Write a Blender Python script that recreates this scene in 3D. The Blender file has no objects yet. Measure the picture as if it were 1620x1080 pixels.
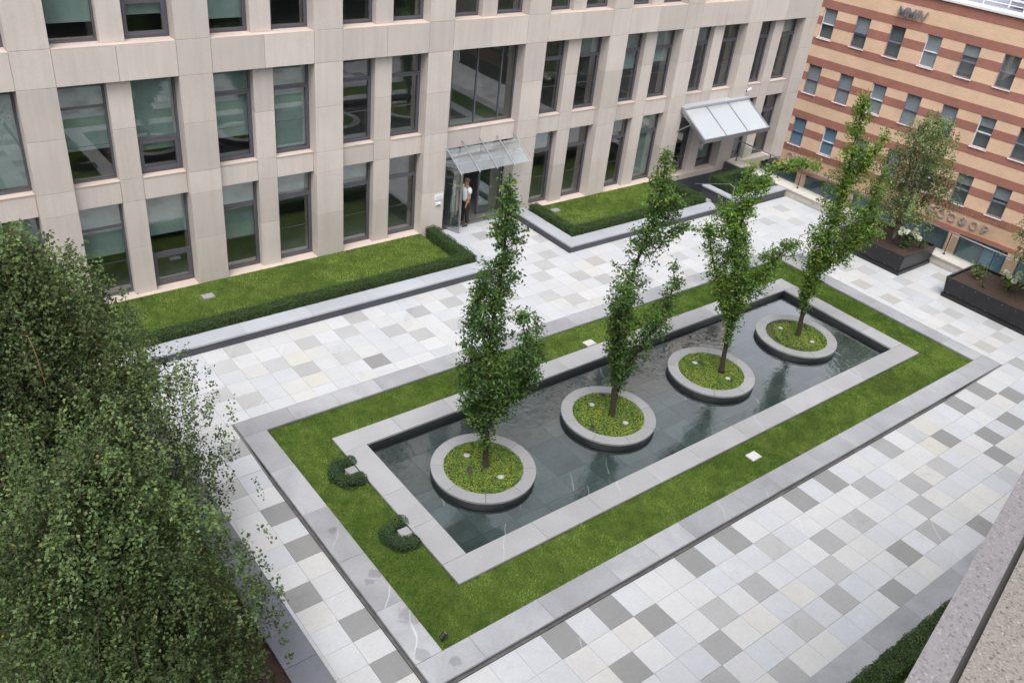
import bpy, bmesh, math, random
import numpy as np
from mathutils import Vector, Matrix

random.seed(7)
rng = np.random.default_rng(11)
SC = bpy.context.scene
COL = SC.collection

# ------------------------------------------------------------------ camera
CAM = np.array([-7.784, -9.636, 13.631])
RT = np.array([0.78872, -0.60666, 0.09941])
UP = np.array([0.25983, 0.47554, 0.84045])
FW = np.array([0.55714, 0.63705, -0.53270])
cd = bpy.data.cameras.new('camera')
cd.sensor_width = 36.0
cd.lens = 1399.57 / 1620 * 36.0
cd.clip_start = 0.05
cd.clip_end = 2000
cam = bpy.data.objects.new('camera', cd)
COL.objects.link(cam)
cam.matrix_world = Matrix(((RT[0], UP[0], -FW[0], CAM[0]), (RT[1], UP[1], -FW[1], CAM[1]),
                           (RT[2], UP[2], -FW[2], CAM[2]), (0, 0, 0, 1)))
SC.camera = cam
SC.render.resolution_x = 1024
SC.render.resolution_y = 682

# ------------------------------------------------------------------ world, sun, exposure
SUN_EL, SUN_AZ = math.radians(63), math.radians(222)      # azimuth clockwise from +Y
w = bpy.data.worlds.new('World')
SC.world = w
w.use_nodes = True
nt = w.node_tree
nt.nodes.clear()
sky = nt.nodes.new('ShaderNodeTexSky')
sky.sky_type = 'NISHITA'
sky.sun_disc = False
sky.sun_elevation = SUN_EL
sky.sun_rotation = SUN_AZ
sky.air_density = 1.0
sky.dust_density = 5.0
sky.ozone_density = 1.0
hs = nt.nodes.new('ShaderNodeHueSaturation')
hs.inputs['Saturation'].default_value = 0.22
bg = nt.nodes.new('ShaderNodeBackground')
bg.inputs['Strength'].default_value = 0.15
wo = nt.nodes.new('ShaderNodeOutputWorld')
nt.links.new(sky.outputs[0], hs.inputs['Color'])
nt.links.new(hs.outputs[0], bg.inputs['Color'])
nt.links.new(bg.outputs[0], wo.inputs['Surface'])
sd = bpy.data.lights.new('sun', 'SUN')
sd.energy = 0.55
sd.angle = math.radians(35)
sd.color = (1.0, 0.97, 0.93)
sun = bpy.data.objects.new('sun', sd)
COL.objects.link(sun)
sdir = Vector((math.sin(SUN_AZ) * math.cos(SUN_EL), math.cos(SUN_AZ) * math.cos(SUN_EL), math.sin(SUN_EL)))
sun.rotation_euler = sdir.to_track_quat('Z', 'Y').to_euler()
SC.view_settings.view_transform = 'Standard'
SC.view_settings.look = 'None'
SC.view_settings.gamma = 1.0
SC.view_settings.exposure = 0.93
SC.render.engine = 'CYCLES'
try:
    SC.cycles.max_bounces = 8
    SC.cycles.transparent_max_bounces = 12
    SC.cycles.caustics_reflective = False
    SC.cycles.caustics_refractive = False
except Exception:
    pass

# ------------------------------------------------------------------ materials
MATS = {}


def nn(t, kind, **kw):
    n = t.nodes.new('ShaderNode' + kind)
    for k, v in kw.items():
        setattr(n, k, v)
    return n


def new_mat(name):
    m = bpy.data.materials.new(name)
    m.use_nodes = True
    t = m.node_tree
    t.nodes.clear()
    out = nn(t, 'OutputMaterial')
    MATS[name] = m
    return m, t, out


def mixc(t, mode, fac, a, b):
    n = nn(t, 'MixRGB', blend_type=mode)
    for i, v in enumerate((fac, a, b)):
        if hasattr(v, 'is_output'):
            t.links.new(v, n.inputs[i])
        else:
            n.inputs[i].default_value = v if i == 0 else (*v[:3], 1)
    return n.outputs[0]


def math_n(t, op, a, b=0.0, c=None, clamp=False):
    n = nn(t, 'Math', operation=op)
    n.use_clamp = clamp
    for i, v in enumerate((a, b, c)):
        if v is None:
            continue
        if hasattr(v, 'is_output'):
            t.links.new(v, n.inputs[i])
        else:
            n.inputs[i].default_value = v
    return n.outputs[0]


def position(t, scale=(1, 1, 1), rot=(0, 0, 0), offset_by_object=False, attr_off=None):
    g = nn(t, 'NewGeometry')
    p = g.outputs['Position']
    if offset_by_object:
        oi = nn(t, 'ObjectInfo')
        k = math_n(t, 'MULTIPLY', oi.outputs['Random'], 60.0)
        cx = nn(t, 'CombineXYZ')
        t.links.new(k, cx.inputs[0])
        t.links.new(k, cx.inputs[1])
        a = nn(t, 'VectorMath', operation='ADD')
        t.links.new(p, a.inputs[0])
        t.links.new(cx.outputs[0], a.inputs[1])
        p = a.outputs[0]
    if attr_off:
        at = nn(t, 'Attribute', attribute_name=attr_off)
        k = math_n(t, 'MULTIPLY', at.outputs['Fac'], 60.0)
        cx = nn(t, 'CombineXYZ')
        t.links.new(k, cx.inputs[0])
        t.links.new(k, cx.inputs[1])
        a = nn(t, 'VectorMath', operation='ADD')
        t.links.new(p, a.inputs[0])
        t.links.new(cx.outputs[0], a.inputs[1])
        p = a.outputs[0]
    mp = nn(t, 'Mapping')
    mp.inputs['Scale'].default_value = scale
    mp.inputs['Rotation'].default_value = rot
    t.links.new(p, mp.inputs['Vector'])
    return mp.outputs[0]


def noise(t, vec, scale, detail=4, rough=0.55, dist=0.0):
    n = nn(t, 'TexNoise')
    n.inputs['Scale'].default_value = scale
    n.inputs['Detail'].default_value = detail
    n.inputs['Roughness'].default_value = rough
    n.inputs['Distortion'].default_value = dist
    t.links.new(vec, n.inputs['Vector'])
    return n.outputs['Fac']


def ramp(t, val, pts):
    n = nn(t, 'ValToRGB')
    e = n.color_ramp.elements
    while len(e) < len(pts):
        e.new(0.5)
    for i, (pos, c) in enumerate(pts):
        e[i].position = pos
        e[i].color = (c, c, c, 1) if not hasattr(c, '__len__') else (*c[:3], 1)
    t.links.new(val, n.inputs[0])
    return n.outputs[0]


def stone(name, base, rough=0.6, big=(0.6, 0.12), fine=(25, 0.08), objrand=0.06, src=None, veins=0.0,
          vein_col=(0.70, 0.71, 0.73), streak=0.0, bump=0.0, spec=0.4, speckle=None, blotch=0.0, wet=0.0):
    m, t, out = new_mat(name)
    b = nn(t, 'BsdfPrincipled')
    t.links.new(b.outputs[0], out.inputs[0])
    if src == 'obj':
        oi = nn(t, 'ObjectInfo')
        col = oi.outputs['Color']
        pv = position(t, offset_by_object=True)
    elif src == 'attr':
        at = nn(t, 'Attribute', attribute_name='tint')
        col = at.outputs['Color']
        pv = position(t, attr_off='shift')
    else:
        rgb = nn(t, 'RGB')
        rgb.outputs[0].default_value = (*base, 1)
        col = rgb.outputs[0]
        pv = position(t, offset_by_object=True)
        if objrand:
            oi = nn(t, 'ObjectInfo')
            k = ramp(t, oi.outputs['Random'], [(0, 1 - objrand), (1, 1 + objrand)])
            col = mixc(t, 'MULTIPLY', 1.0, col, k)
    n1 = noise(t, pv, big[0], 5, 0.6, 0.4)
    col = mixc(t, 'MULTIPLY', 1.0, col, ramp(t, n1, [(0.25, 1 - big[1]), (0.75, 1 + big[1])]))
    n2 = noise(t, pv, fine[0], 3, 0.7)
    col = mixc(t, 'MULTIPLY', 1.0, col, ramp(t, n2, [(0.3, 1 - fine[1]), (0.7, 1 + fine[1])]))
    if streak:
        ps = position(t, scale=(3.2, 3.2, 0.22))
        ns = noise(t, ps, 1.6, 5, 0.65)
        col = mixc(t, 'MULTIPLY', 1.0, col, ramp(t, ns, [(0.34, 1 - streak), (0.56, 1.0)]))
    if blotch:
        nb = noise(t, position(t), 0.9, 6, 0.7, 0.8)
        col = mixc(t, 'MULTIPLY', 1.0, col, ramp(t, nb, [(0.30, 1 - blotch), (0.40, 1.0)]))
    if speckle:
        v = nn(t, 'TexVoronoi')
        v.inputs['Scale'].default_value = speckle[0]
        t.links.new(position(t), v.inputs['Vector'])
        sp = ramp(t, v.outputs['Color'], [(0.0, 1 - speckle[1]), (0.35, 1.0), (0.8, 1.0), (1.0, 1 + speckle[1])])
        col = mixc(t, 'MULTIPLY', 1.0, col, sp)
    if name == 'kerb_stone':                   # damp stains on the stones at the near left corner
        nz = noise(t, position(t), 5.0, 5, 0.7)
        g_ = nn(t, 'NewGeometry')
        for sx, sy, sr in ((-1.22, -.14, .26), (-1.55, -1.02, .17), (-1.28, 1.12, .13), (-1.1, -1.47, .11), (-1.45, 1.0, .07), (-1.42, 2.6, .10)):
            vd = nn(t, 'VectorMath', operation='DISTANCE')
            vd.inputs[1].default_value = (sx, sy, 0)
            t.links.new(g_.outputs['Position'], vd.inputs[0])
            dd = math_n(t, 'ADD', vd.outputs['Value'], math_n(t, 'MULTIPLY', math_n(t, 'SUBTRACT', nz, .5), .5))
            mk = ramp(t, math_n(t, 'DIVIDE', dd, sr), [(0.7, 0.72), (1.0, 1.0)])
            col = mixc(t, 'MULTIPLY', 1.0, col, mk)
    if veins:
        sx_ = nn(t, 'SeparateXYZ')
        t.links.new(pv, sx_.inputs[0])
        lin = math_n(t, 'ADD', math_n(t, 'MULTIPLY', sx_.outputs['X'], .52), math_n(t, 'MULTIPLY', sx_.outputs['Y'], -.33))
        v_ = math_n(t, 'ADD', lin, math_n(t, 'MULTIPLY', noise(t, pv, 0.8, 2, 0.4), .34))
        d = math_n(t, 'ABSOLUTE', math_n(t, 'SUBTRACT', math_n(t, 'FRACT', v_), 0.5))
        wd = math_n(t, 'MULTIPLY', noise(t, pv, 2.3, 2, 0.5), .022)
        ln = ramp(t, math_n(t, 'DIVIDE', d, wd), [(0.0, 1.0), (0.5, 0.6), (1.0, 0.0)])
        msk = ramp(t, noise(t, pv, 0.35, 2, 0.5), [(0.54, 0.0), (0.66, veins)])
        f = math_n(t, 'MULTIPLY', ln, msk)
        col = mixc(t, 'MIX', f, col, vein_col)
    t.links.new(col, b.inputs['Base Color'])
    b.inputs['Roughness'].default_value = rough
    if wet:
        rr = ramp(t, noise(t, position(t), 0.5, 4, 0.6), [(0.35, rough - wet), (0.65, rough)])
        t.links.new(rr, b.inputs['Roughness'])
    b.inputs['Specular IOR Level'].default_value = spec
    if bump:
        bp = nn(t, 'Bump')
        bp.inputs['Strength'].default_value = bump
        bp.inputs['Distance'].default_value = 0.01
        t.links.new(n2, bp.inputs['Height'])
        t.links.new(bp.outputs[0], b.inputs['Normal'])
    return m


def plain(name, col, rough=0.5, metal=0.0, spec=0.5, var=0.06, scale=8):
    m, t, out = new_mat(name)
    b = nn(t, 'BsdfPrincipled')
    t.links.new(b.outputs[0], out.inputs[0])
    rgb = nn(t, 'RGB')
    rgb.outputs[0].default_value = (*col, 1)
    n1 = noise(t, position(t, offset_by_object=True), scale, 4, 0.6)
    c = mixc(t, 'MULTIPLY', 1.0, rgb.outputs[0], ramp(t, n1, [(0.3, 1 - var), (0.7, 1 + var)]))
    t.links.new(c, b.inputs['Base Color'])
    b.inputs['Roughness'].default_value = rough
    b.inputs['Metallic'].default_value = metal
    b.inputs['Specular IOR Level'].default_value = spec
    return m


def leaf_mat(name, transl=0.25, rough=0.5, spec=0.35):
    m, t, out = new_mat(name)
    at = nn(t, 'Attribute', attribute_name='tint')
    b = nn(t, 'BsdfPrincipled')
    b.inputs['Roughness'].default_value = rough
    b.inputs['Specular IOR Level'].default_value = spec
    t.links.new(at.outputs['Color'], b.inputs['Base Color'])
    tr = nn(t, 'BsdfTranslucent')
    c2 = mixc(t, 'MULTIPLY', 1.0, at.outputs['Color'], (1.5, 1.6, 0.7))
    t.links.new(c2, tr.inputs['Color'])
    mx = nn(t, 'MixShader')
    mx.inputs[0].default_value = transl
    t.links.new(b.outputs[0], mx.inputs[1])
    t.links.new(tr.outputs[0], mx.inputs[2])
    t.links.new(mx.outputs[0], out.inputs[0])
    return m


def thin_fresnel(t, ior):
    """Fresnel of a thin sheet: the same from both of its sides"""
    g = nn(t, 'NewGeometry')
    fr = nn(t, 'Fresnel')
    t.links.new(math_n(t, 'MULTIPLY_ADD', g.outputs['Backfacing'], 1 / ior - ior, ior), fr.inputs['IOR'])
    return fr


def glass(name, tint, refl=1.6, add=0.04, rough=0.0, wob=0.0):
    m, t, out = new_mat(name)
    tr = nn(t, 'BsdfTransparent')
    tr.inputs['Color'].default_value = (*tint, 1)
    gl = nn(t, 'BsdfGlossy')
    gl.inputs['Roughness'].default_value = rough
    fr = thin_fresnel(t, 1.5)
    fac = math_n(t, 'MULTIPLY_ADD', fr.outputs[0], refl, add, clamp=True)
    if wob:
        n = noise(t, position(t), 0.7, 2, 0.5)
        bp = nn(t, 'Bump')
        bp.inputs['Strength'].default_value = wob
        bp.inputs['Distance'].default_value = 0.02
        t.links.new(n, bp.inputs['Height'])
        t.links.new(bp.outputs[0], gl.inputs['Normal'])
    mx = nn(t, 'MixShader')
    t.links.new(fac, mx.inputs[0])
    t.links.new(tr.outputs[0], mx.inputs[1])
    t.links.new(gl.outputs[0], mx.inputs[2])
    t.links.new(mx.outputs[0], out.inputs[0])
    return m


def sky_white_glass(name, tint, sky_white, refl):
    m, t, out = new_mat(name)
    tr = nn(t, 'BsdfTransparent')
    tr.inputs['Color'].default_value = (*tint, 1)
    df = nn(t, 'BsdfDiffuse')
    df.inputs['Color'].default_value = (.74, .79, .82, 1)  # white diffuse mixed in as a painted reflection of the bright sky
    m1 = nn(t, 'MixShader')
    m1.inputs[0].default_value = sky_white
    t.links.new(tr.outputs[0], m1.inputs[1])
    t.links.new(df.outputs[0], m1.inputs[2])
    gl = nn(t, 'BsdfGlossy')
    gl.inputs['Roughness'].default_value = .02
    fr = thin_fresnel(t, 1.5)
    mx = nn(t, 'MixShader')
    t.links.new(math_n(t, 'MULTIPLY_ADD', fr.outputs[0], 1.5, refl, clamp=True), mx.inputs[0])
    t.links.new(m1.outputs[0], mx.inputs[1])
    t.links.new(gl.outputs[0], mx.inputs[2])
    t.links.new(mx.outputs[0], out.inputs[0])
    return m


def water_mat():
    m, t, out = new_mat('water')
    tr = nn(t, 'BsdfTransparent')
    tr.inputs['Color'].default_value = (0.84, 0.88, 0.88, 1)
    gl = nn(t, 'BsdfGlossy')
    gl.inputs['Roughness'].default_value = 0.03
    p = position(t)
    n1 = noise(t, p, 5.0, 3, 0.55, 0.6)
    n2 = noise(t, p, 0.35, 2, 0.5)
    h = math_n(t, 'MULTIPLY', n1, ramp(t, n2, [(0.42, 0.15), (0.6, 1.0)]))
    bp = nn(t, 'Bump')
    bp.inputs['Strength'].default_value = 0.22
    bp.inputs['Distance'].default_value = 0.05
    t.links.new(h, bp.inputs['Height'])
    t.links.new(bp.outputs[0], gl.inputs['Normal'])
    fr = thin_fresnel(t, 1.34)
    fac = math_n(t, 'MULTIPLY_ADD', math_n(t, 'POWER', fr.outputs[0], 1.8), 62.0, 0.02, clamp=True)
    mx = nn(t, 'MixShader')
    t.links.new(fac, mx.inputs[0])
    t.links.new(tr.outputs[0], mx.inputs[1])
    t.links.new(gl.outputs[0], mx.inputs[2])
    t.links.new(mx.outputs[0], out.inputs[0])
    return m


def brick_mat(name, c1, c2, mortar, soldier=False):
    m, t, out = new_mat(name)
    b = nn(t, 'BsdfPrincipled')
    b.inputs['Roughness'].default_value = 0.85
    b.inputs['Specular IOR Level'].default_value = 0.2
    tc = nn(t, 'TexCoord')
    sp = nn(t, 'SeparateXYZ')
    g = nn(t, 'NewGeometry')
    t.links.new(g.outputs['Position'], sp.inputs[0])
    cx = nn(t, 'CombineXYZ')
    t.links.new(sp.outputs['Y'], cx.inputs[1 if soldier else 0])
    t.links.new(sp.outputs['Z'], cx.inputs[0 if soldier else 1])
    br = nn(t, 'TexBrick')
    br.inputs['Color1'].default_value = (*c1, 1)
    br.inputs['Color2'].default_value = (*c2, 1)
    br.inputs['Mortar'].default_value = (*mortar, 1)
    br.inputs['Scale'].default_value = 1.0
    br.inputs['Mortar Size'].default_value = 0.006
    br.inputs['Brick Width'].default_value = 0.26
    br.inputs['Row Height'].default_value = 0.078
    t.links.new(cx.outputs[0], br.inputs['Vector'])
    n1 = noise(t, g.outputs['Position'], 0.7, 5, 0.6)
    c = mixc(t, 'MULTIPLY', 1.0, br.outputs['Color'], ramp(t, n1, [(0.3, 0.9), (0.7, 1.08)]))
    t.links.new(c, b.inputs['Base Color'])
    bp = nn(t, 'Bump')
    bp.inputs['Strength'].default_value = 0.5
    bp.inputs['Distance'].default_value = 0.006
    t.links.new(br.outputs['Fac'], bp.inputs['Height'])
    bp.invert = True
    t.links.new(bp.outputs[0], b.inputs['Normal'])
    t.links.new(b.outputs[0], out.inputs[0])
    return m


def soil_grass_mat():
    m, t, out = new_mat('turf')
    b = nn(t, 'BsdfPrincipled')
    b.inputs['Roughness'].default_value = 0.9
    b.inputs['Specular IOR Level'].default_value = 0.1
    p = position(t)
    c = ramp(t, noise(t, p, 2.2, 6, 0.7), [(0.3, (0.035, 0.062, 0.012)), (0.7, (0.085, 0.115, 0.026))])
    t.links.new(c, b.inputs['Base Color'])
    t.links.new(b.outputs[0], out.inputs[0])
    return m


stone('facade_stone', (0.515, 0.465, 0.43), 0.75, (0.7, 0.07), (30, 0.05), 0.10, streak=0.075, bump=0.05, spec=0.25)
stone('sill_stone', (0.54, 0.45, 0.40), 0.75, (1.2, 0.08), (30, 0.05), 0.05, spec=0.25)
plain('joint', (0.10, 0.095, 0.09), 0.9)
plain('joint_light', (0.15, 0.148, 0.145), 0.9)
stone('paver', None, 0.5, (0.9, 0.06), (18, 0.05), 0, src='obj', veins=0.32, blotch=0.13, spec=0.35)
stone('paver_far', None, 0.5, (0.9, 0.06), (18, 0.05), 0, src='attr', veins=0.32, blotch=0.13, spec=0.35)
stone('kerb_stone', (0.295, 0.30, 0.32), 0.45, (0.9, 0.20), (16, 0.07), 0.15, veins=0.55, blotch=0.14, spec=0.4)
stone('coping_stone', (0.312, 0.314, 0.326), 0.5, (0.8, 0.11), (20, 0.06), 0.10, veins=0.45, blotch=0.08, spec=0.35)
stone('ring_stone', (0.262, 0.264, 0.274), 0.55, (1.2, 0.08), (25, 0.06), 0.06, spec=0.35)
stone('planter_cap', (0.36, 0.375, 0.41), 0.4, (0.8, 0.1), (18, 0.05), 0.08, veins=0.4, spec=0.45)
stone('pool_wall', (0.030, 0.034, 0.038), 0.35, (1.5, 0.25), (20, 0.15), 0.08, spec=0.5)
stone('dark_granite', (0.07, 0.074, 0.086), 0.45, (1.5, 0.12), (60, 0.12), 0.08, spec=0.45)
stone('polished_granite', (0.125, 0.13, 0.155), 0.22, (0.7, 0.2), (30, 0.08), 0.08, spec=0.5, wet=0.08)
stone('pool_stone', (0.066, 0.084, 0.086), 0.4, (0.8, 0.35), (14, 0.2), 0.28, veins=0.8, vein_col=(0.35, 0.42, 0.40), spec=0.4)
stone('pink_granite', (0.185, 0.174, 0.180), 0.6, (2, 0.06), (160, 0.14), 0.02, speckle=(170, 0.5), bump=0.15, spec=0.3)
stone('pink_granite_rough', (0.20, 0.18, 0.165), 0.75, (2, 0.08), (190, 0.25), 0.02, speckle=(200, 0.65), bump=0.4, spec=0.2)
stone('cream_stone', (0.52, 0.49, 0.44), 0.7, (1, 0.07), (25, 0.05), 0.04, streak=0.1, spec=0.25)
stone('asphalt', (0.055, 0.055, 0.058), 0.85, (0.2, 0.15), (50, 0.2), 0, spec=0.2)
plain('window_frame', (0.115, 0.115, 0.135), 0.4, 0.3)
plain('steel', (0.42, 0.43, 0.45), 0.3, 0.85)
plain('dark_steel', (0.09, 0.085, 0.085), 0.45, 0.5)
plain('white_paint', (0.72, 0.73, 0.76), 0.5)
plain('plate_white', (0.50, 0.51, 0.50), 0.5, var=.15)
plain('lilac_metal', (0.34, 0.34, 0.44), 0.4, 0.5)
plain('blind', (0.34, 0.38, 0.38), 0.8, var=.2, scale=1.2)
plain('blue_blind', (0.36, 0.56, 0.74), 0.8)
plain('grey_blind', (0.62, 0.64, 0.66), 0.8)
plain('interior', (0.30, 0.32, 0.31), 0.9)
plain('interior_floor', (0.30, 0.30, 0.28), 0.7)
plain('lobby_floor', (0.16, 0.16, 0.155), 0.45)
plain('bark', (0.040, 0.030, 0.022), 0.9, var=0.3, scale=20)
plain('birch_bark', (0.30, 0.26, 0.22), 0.8, var=0.35, scale=9)
plain('red_twig', (0.16, 0.075, 0.035), 0.8)
plain('soil', (0.045, 0.026, 0.018), 0.95, var=0.4, scale=14)
plain('mulch', (0.05, 0.045, 0.03), 0.95, var=0.4, scale=20)
plain('black_metal', (0.018, 0.017, 0.019), 0.38, 0.2, var=0.25, scale=3)
plain('rivet', (0.35, 0.35, 0.35), 0.35, 0.8)
plain('skin', (0.36, 0.20, 0.14), 0.6)
plain('hair', (0.10, 0.065, 0.04), 0.8)
plain('white_cotton', (0.78, 0.79, 0.82), 0.85)
plain('brown_trousers', (0.020, 0.015, 0.012), 0.85)
plain('shoe', (0.03, 0.03, 0.035), 0.5)
plain('hedge_core', (0.012, 0.022, 0.006), 0.95, var=0.4, scale=20)
plain('sign_metal', (0.40, 0.40, 0.44), 0.35, 0.6)
plain('sign_metal_dark', (0.42, 0.37, 0.35), 0.5, 0.2)
plain('petal', (0.70, 0.74, 0.60), 0.8)
plain('lamp_glass', (0.36, 0.37, 0.36), 0.2)
plain('shaded_drain_stone', (0.11, 0.108, 0.108), 0.5, var=0.3, scale=6)  # drain stone darkened to paint the shadow gap beneath the kerb
leaf_mat('oak_leaf', 0.28)
leaf_mat('birch_leaf', 0.25, 0.5, 0.22)
leaf_mat('hedge_leaf', 0.12, 0.5)
leaf_mat('grass_blade', 0.25, 0.6, 0.2)
glass('window_glass', (0.76, 0.87, 0.84), 2.0, 0.12, wob=0.035)
sky_white_glass('canopy_glass', (0.93, 0.96, 0.96), 0.12, 0.12)
sky_white_glass('sky_white_canopy_glass', (0.85, 0.9, 0.92), 0.55, 0.25)  # over half white colour, in place of mirrored sky
glass('rail_glass', (0.84, 0.88, 0.86), 1.0, 0.01)
glass('shop_glass', (0.62, 0.78, 0.82), 1.8, 0.14)
glass('street_glass', (0.82, 0.88, 0.90), 2.0, 0.14)
water_mat()
YEL = ((0.72, 0.50, 0.35), (0.76, 0.54, 0.38))
RED = ((0.35, 0.155, 0.12), (0.39, 0.18, 0.14))
brick_mat('yellow_brick', *YEL, (0.55, 0.40, 0.28))
brick_mat('red_brick', *RED, (0.26, 0.13, 0.10))
brick_mat('soldier_brick', (0.24, 0.085, 0.06), (0.33, 0.14, 0.10), (0.50, 0.36, 0.27), True)
brick_mat('beige_brick', (0.55, 0.36, 0.235), (0.60, 0.40, 0.27), (0.50, 0.38, 0.28))
soil_grass_mat()


# ------------------------------------------------------------------ mesh helpers
class MB:
    def __init__(self):
        self.v, self.f, self.mi = [], [], []

    def box(self, x0, x1, y0, y1, z0, z1, mi=0):
        n = len(self.v)
        self.v += [(x0, y0, z0), (x1, y0, z0), (x1, y1, z0), (x0, y1, z0), (x0, y0, z1), (x1, y0, z1), (x1, y1, z1), (x0, y1, z1)]
        for q in ((0, 3, 2, 1), (4, 5, 6, 7), (0, 1, 5, 4), (1, 2, 6, 5), (2, 3, 7, 6), (3, 0, 4, 7)):
            self.f.append([n + i for i in q])
            self.mi.append(mi)
        return self

    def quad(self, a, b, c, d, mi=0):
        n = len(self.v)
        self.v += [a, b, c, d]
        self.f.append([n, n + 1, n + 2, n + 3])
        self.mi.append(mi)
        return self

    def prism(self, poly, z0, z1, mi=0):
        n = len(self.v)
        k = len(poly)
        self.v += [(x, y, z0) for x, y in poly] + [(x, y, z1) for x, y in poly]
        self.f.append([n + k + i for i in range(k)])
        self.f.append([n + k - 1 - i for i in range(k)])
        self.mi += [mi, mi]
        for i in range(k):
            j = (i + 1) % k
            self.f.append([n + i, n + j, n + k + j, n + k + i])
            self.mi.append(mi)
        return self

    def tube(self, pts, rad, seg=8, mi=0, cap=True):
        pts = [Vector(p) for p in pts]
        if not hasattr(rad, '__len__'):
            rad = [rad] * len(pts)
        n0 = len(self.v)
        ref = Vector((0.31, 0.17, 0.93))
        for i, p in enumerate(pts):
            d = (pts[min(i + 1, len(pts) - 1)] - pts[max(i - 1, 0)])
            if d.length < 1e-9:
                d = Vector((0, 0, 1))
            d.normalize()
            rf = ref if abs(d.dot(ref)) < 0.95 else Vector((1, 0, 0))
            a = d.cross(rf).normalized()
            b = d.cross(a)
            for s in range(seg):
                t = 2 * math.pi * s / seg
                q = p + (a * math.cos(t) + b * math.sin(t)) * rad[i]
                self.v.append(tuple(q))
        for i in range(len(pts) - 1):
            for s in range(seg):
                s2 = (s + 1) % seg
                self.f.append([n0 + i * seg + s, n0 + i * seg + s2, n0 + (i + 1) * seg + s2, n0 + (i + 1) * seg + s])
                self.mi.append(mi)
        if cap:
            self.f.append([n0 + s for s in range(seg)][::-1])
            self.f.append([n0 + (len(pts) - 1) * seg + s for s in range(seg)])
            self.mi += [mi, mi]
        return self

    def mesh(self, name, mats, smooth=False):
        me = bpy.data.meshes.new(name)
        me.from_pydata([tuple(map(float, p)) for p in self.v], [], self.f)
        for m in (mats if isinstance(mats, (list, tuple)) else [mats]):
            me.materials.append(MATS[m])
        if isinstance(mats, (list, tuple)) and len(mats) > 1:
            me.polygons.foreach_set('material_index', self.mi)
        if smooth:
            me.polygons.foreach_set('use_smooth', [True] * len(me.polygons))
        me.update()
        return me

    def build(self, name, mats, parent=None, smooth=False, loc=None):
        return link(name, self.mesh(name, mats, smooth), parent, loc)


def link(name, me, parent=None, loc=None, rz=None):
    o = bpy.data.objects.new(name, me)
    COL.objects.link(o)
    if parent is not None:
        o.parent = parent
    if loc is not None:
        o.location = loc
    if rz is not None:
        o.rotation_euler = (0, 0, rz)
    return o


def tag(o, label, cat, group=None):
    o['label'] = label
    o['category'] = cat
    if group:
        o['group'] = group
    return o


def thing(name, label, cat, loc=(0, 0, 0), rz=0.0, group=None):
    o = bpy.data.objects.new(name, None)
    o.empty_display_size = 0.2
    COL.objects.link(o)
    o.location = loc
    o.rotation_euler = (0, 0, rz)
    return tag(o, label, cat, group)


def kind(o, k, label=None):
    o['kind'] = k
    if label:
        o['label'] = label
    return o


def slab_mesh(name, L, B, T, mat, ch=0.006):
    """a stone slab centred on x,y with top at z=0 and chamfered top edges"""
    m = MB()
    a, b = L / 2, B / 2
    m.v = [(-a, -b, -T), (a, -b, -T), (a, b, -T), (-a, b, -T),
           (-a, -b, -ch), (a, -b, -ch), (a, b, -ch), (-a, b, -ch),
           (-a + ch, -b + ch, 0), (a - ch, -b + ch, 0), (a - ch, b - ch, 0), (-a + ch, b - ch, 0)]
    m.f = [[8, 9, 10, 11], [0, 3, 2, 1]]
    for i in range(4):
        j = (i + 1) % 4
        m.f.append([i, j, 4 + j, 4 + i])
        m.f.append([4 + i, 4 + j, 8 + j, 8 + i])
    m.mi = [0] * len(m.f)
    return m.mesh(name, mat)


def panel_mesh(name, x0, x1, y0, y1, z0, z1, mat, ch=0.005):
    """a facing stone whose front (towards -y) has chamfered edges"""
    m = MB()
    m.v = [(x0, y1, z0), (x1, y1, z0), (x1, y1, z1), (x0, y1, z1),
           (x0, y0 + ch, z0), (x1, y0 + ch, z0), (x1, y0 + ch, z1), (x0, y0 + ch, z1),
           (x0 + ch, y0, z0 + ch), (x1 - ch, y0, z0 + ch), (x1 - ch, y0, z1 - ch), (x0 + ch, y0, z1 - ch)]
    m.f = [[8, 9, 10, 11], [0, 3, 2, 1]]
    for i in range(4):
        j = (i + 1) % 4
        m.f.append([i, j, 4 + j, 4 + i])
        m.f.append([4 + i, 4 + j, 8 + j, 8 + i])
    m.mi = [0] * len(m.f)
    return m.mesh(name, mat)


def np_mesh(name, V, F, mat, tint=None, extra=None):
    """fast mesh from numpy arrays; F is (n,k) with constant k"""
    me = bpy.data.meshes.new(name)
    nv, nf, k = len(V), len(F), F.shape[1]
    me.vertices.add(nv)
    me.vertices.foreach_set('co', V.astype(np.float32).ravel())
    me.loops.add(nf * k)
    me.loops.foreach_set('vertex_index', F.astype(np.int32).ravel())
    me.polygons.add(nf)
    me.polygons.foreach_set('loop_start', np.arange(0, nf * k, k, dtype=np.int32))
    try:
        me.polygons.foreach_set('loop_total', np.full(nf, k, dtype=np.int32))
    except Exception:
        pass
    me.polygons.foreach_set('use_smooth', np.zeros(nf, dtype=bool))
    me.materials.append(MATS[mat])
    if tint is not None:
        a = me.color_attributes.new('tint', 'FLOAT_COLOR', 'POINT')
        c = np.ones((nv, 4), np.float32)
        c[:, :3] = tint
        a.data.foreach_set('color', c.ravel())
    if extra is not None:
        a = me.attributes.new('shift', 'FLOAT', 'POINT')
        a.data.foreach_set('value', extra.astype(np.float32))
    me.update(calc_edges=True)
    me.validate()
    return me


def unit(v):
    return v / np.maximum(np.linalg.norm(v, axis=1, keepdims=True), 1e-9)


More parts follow.
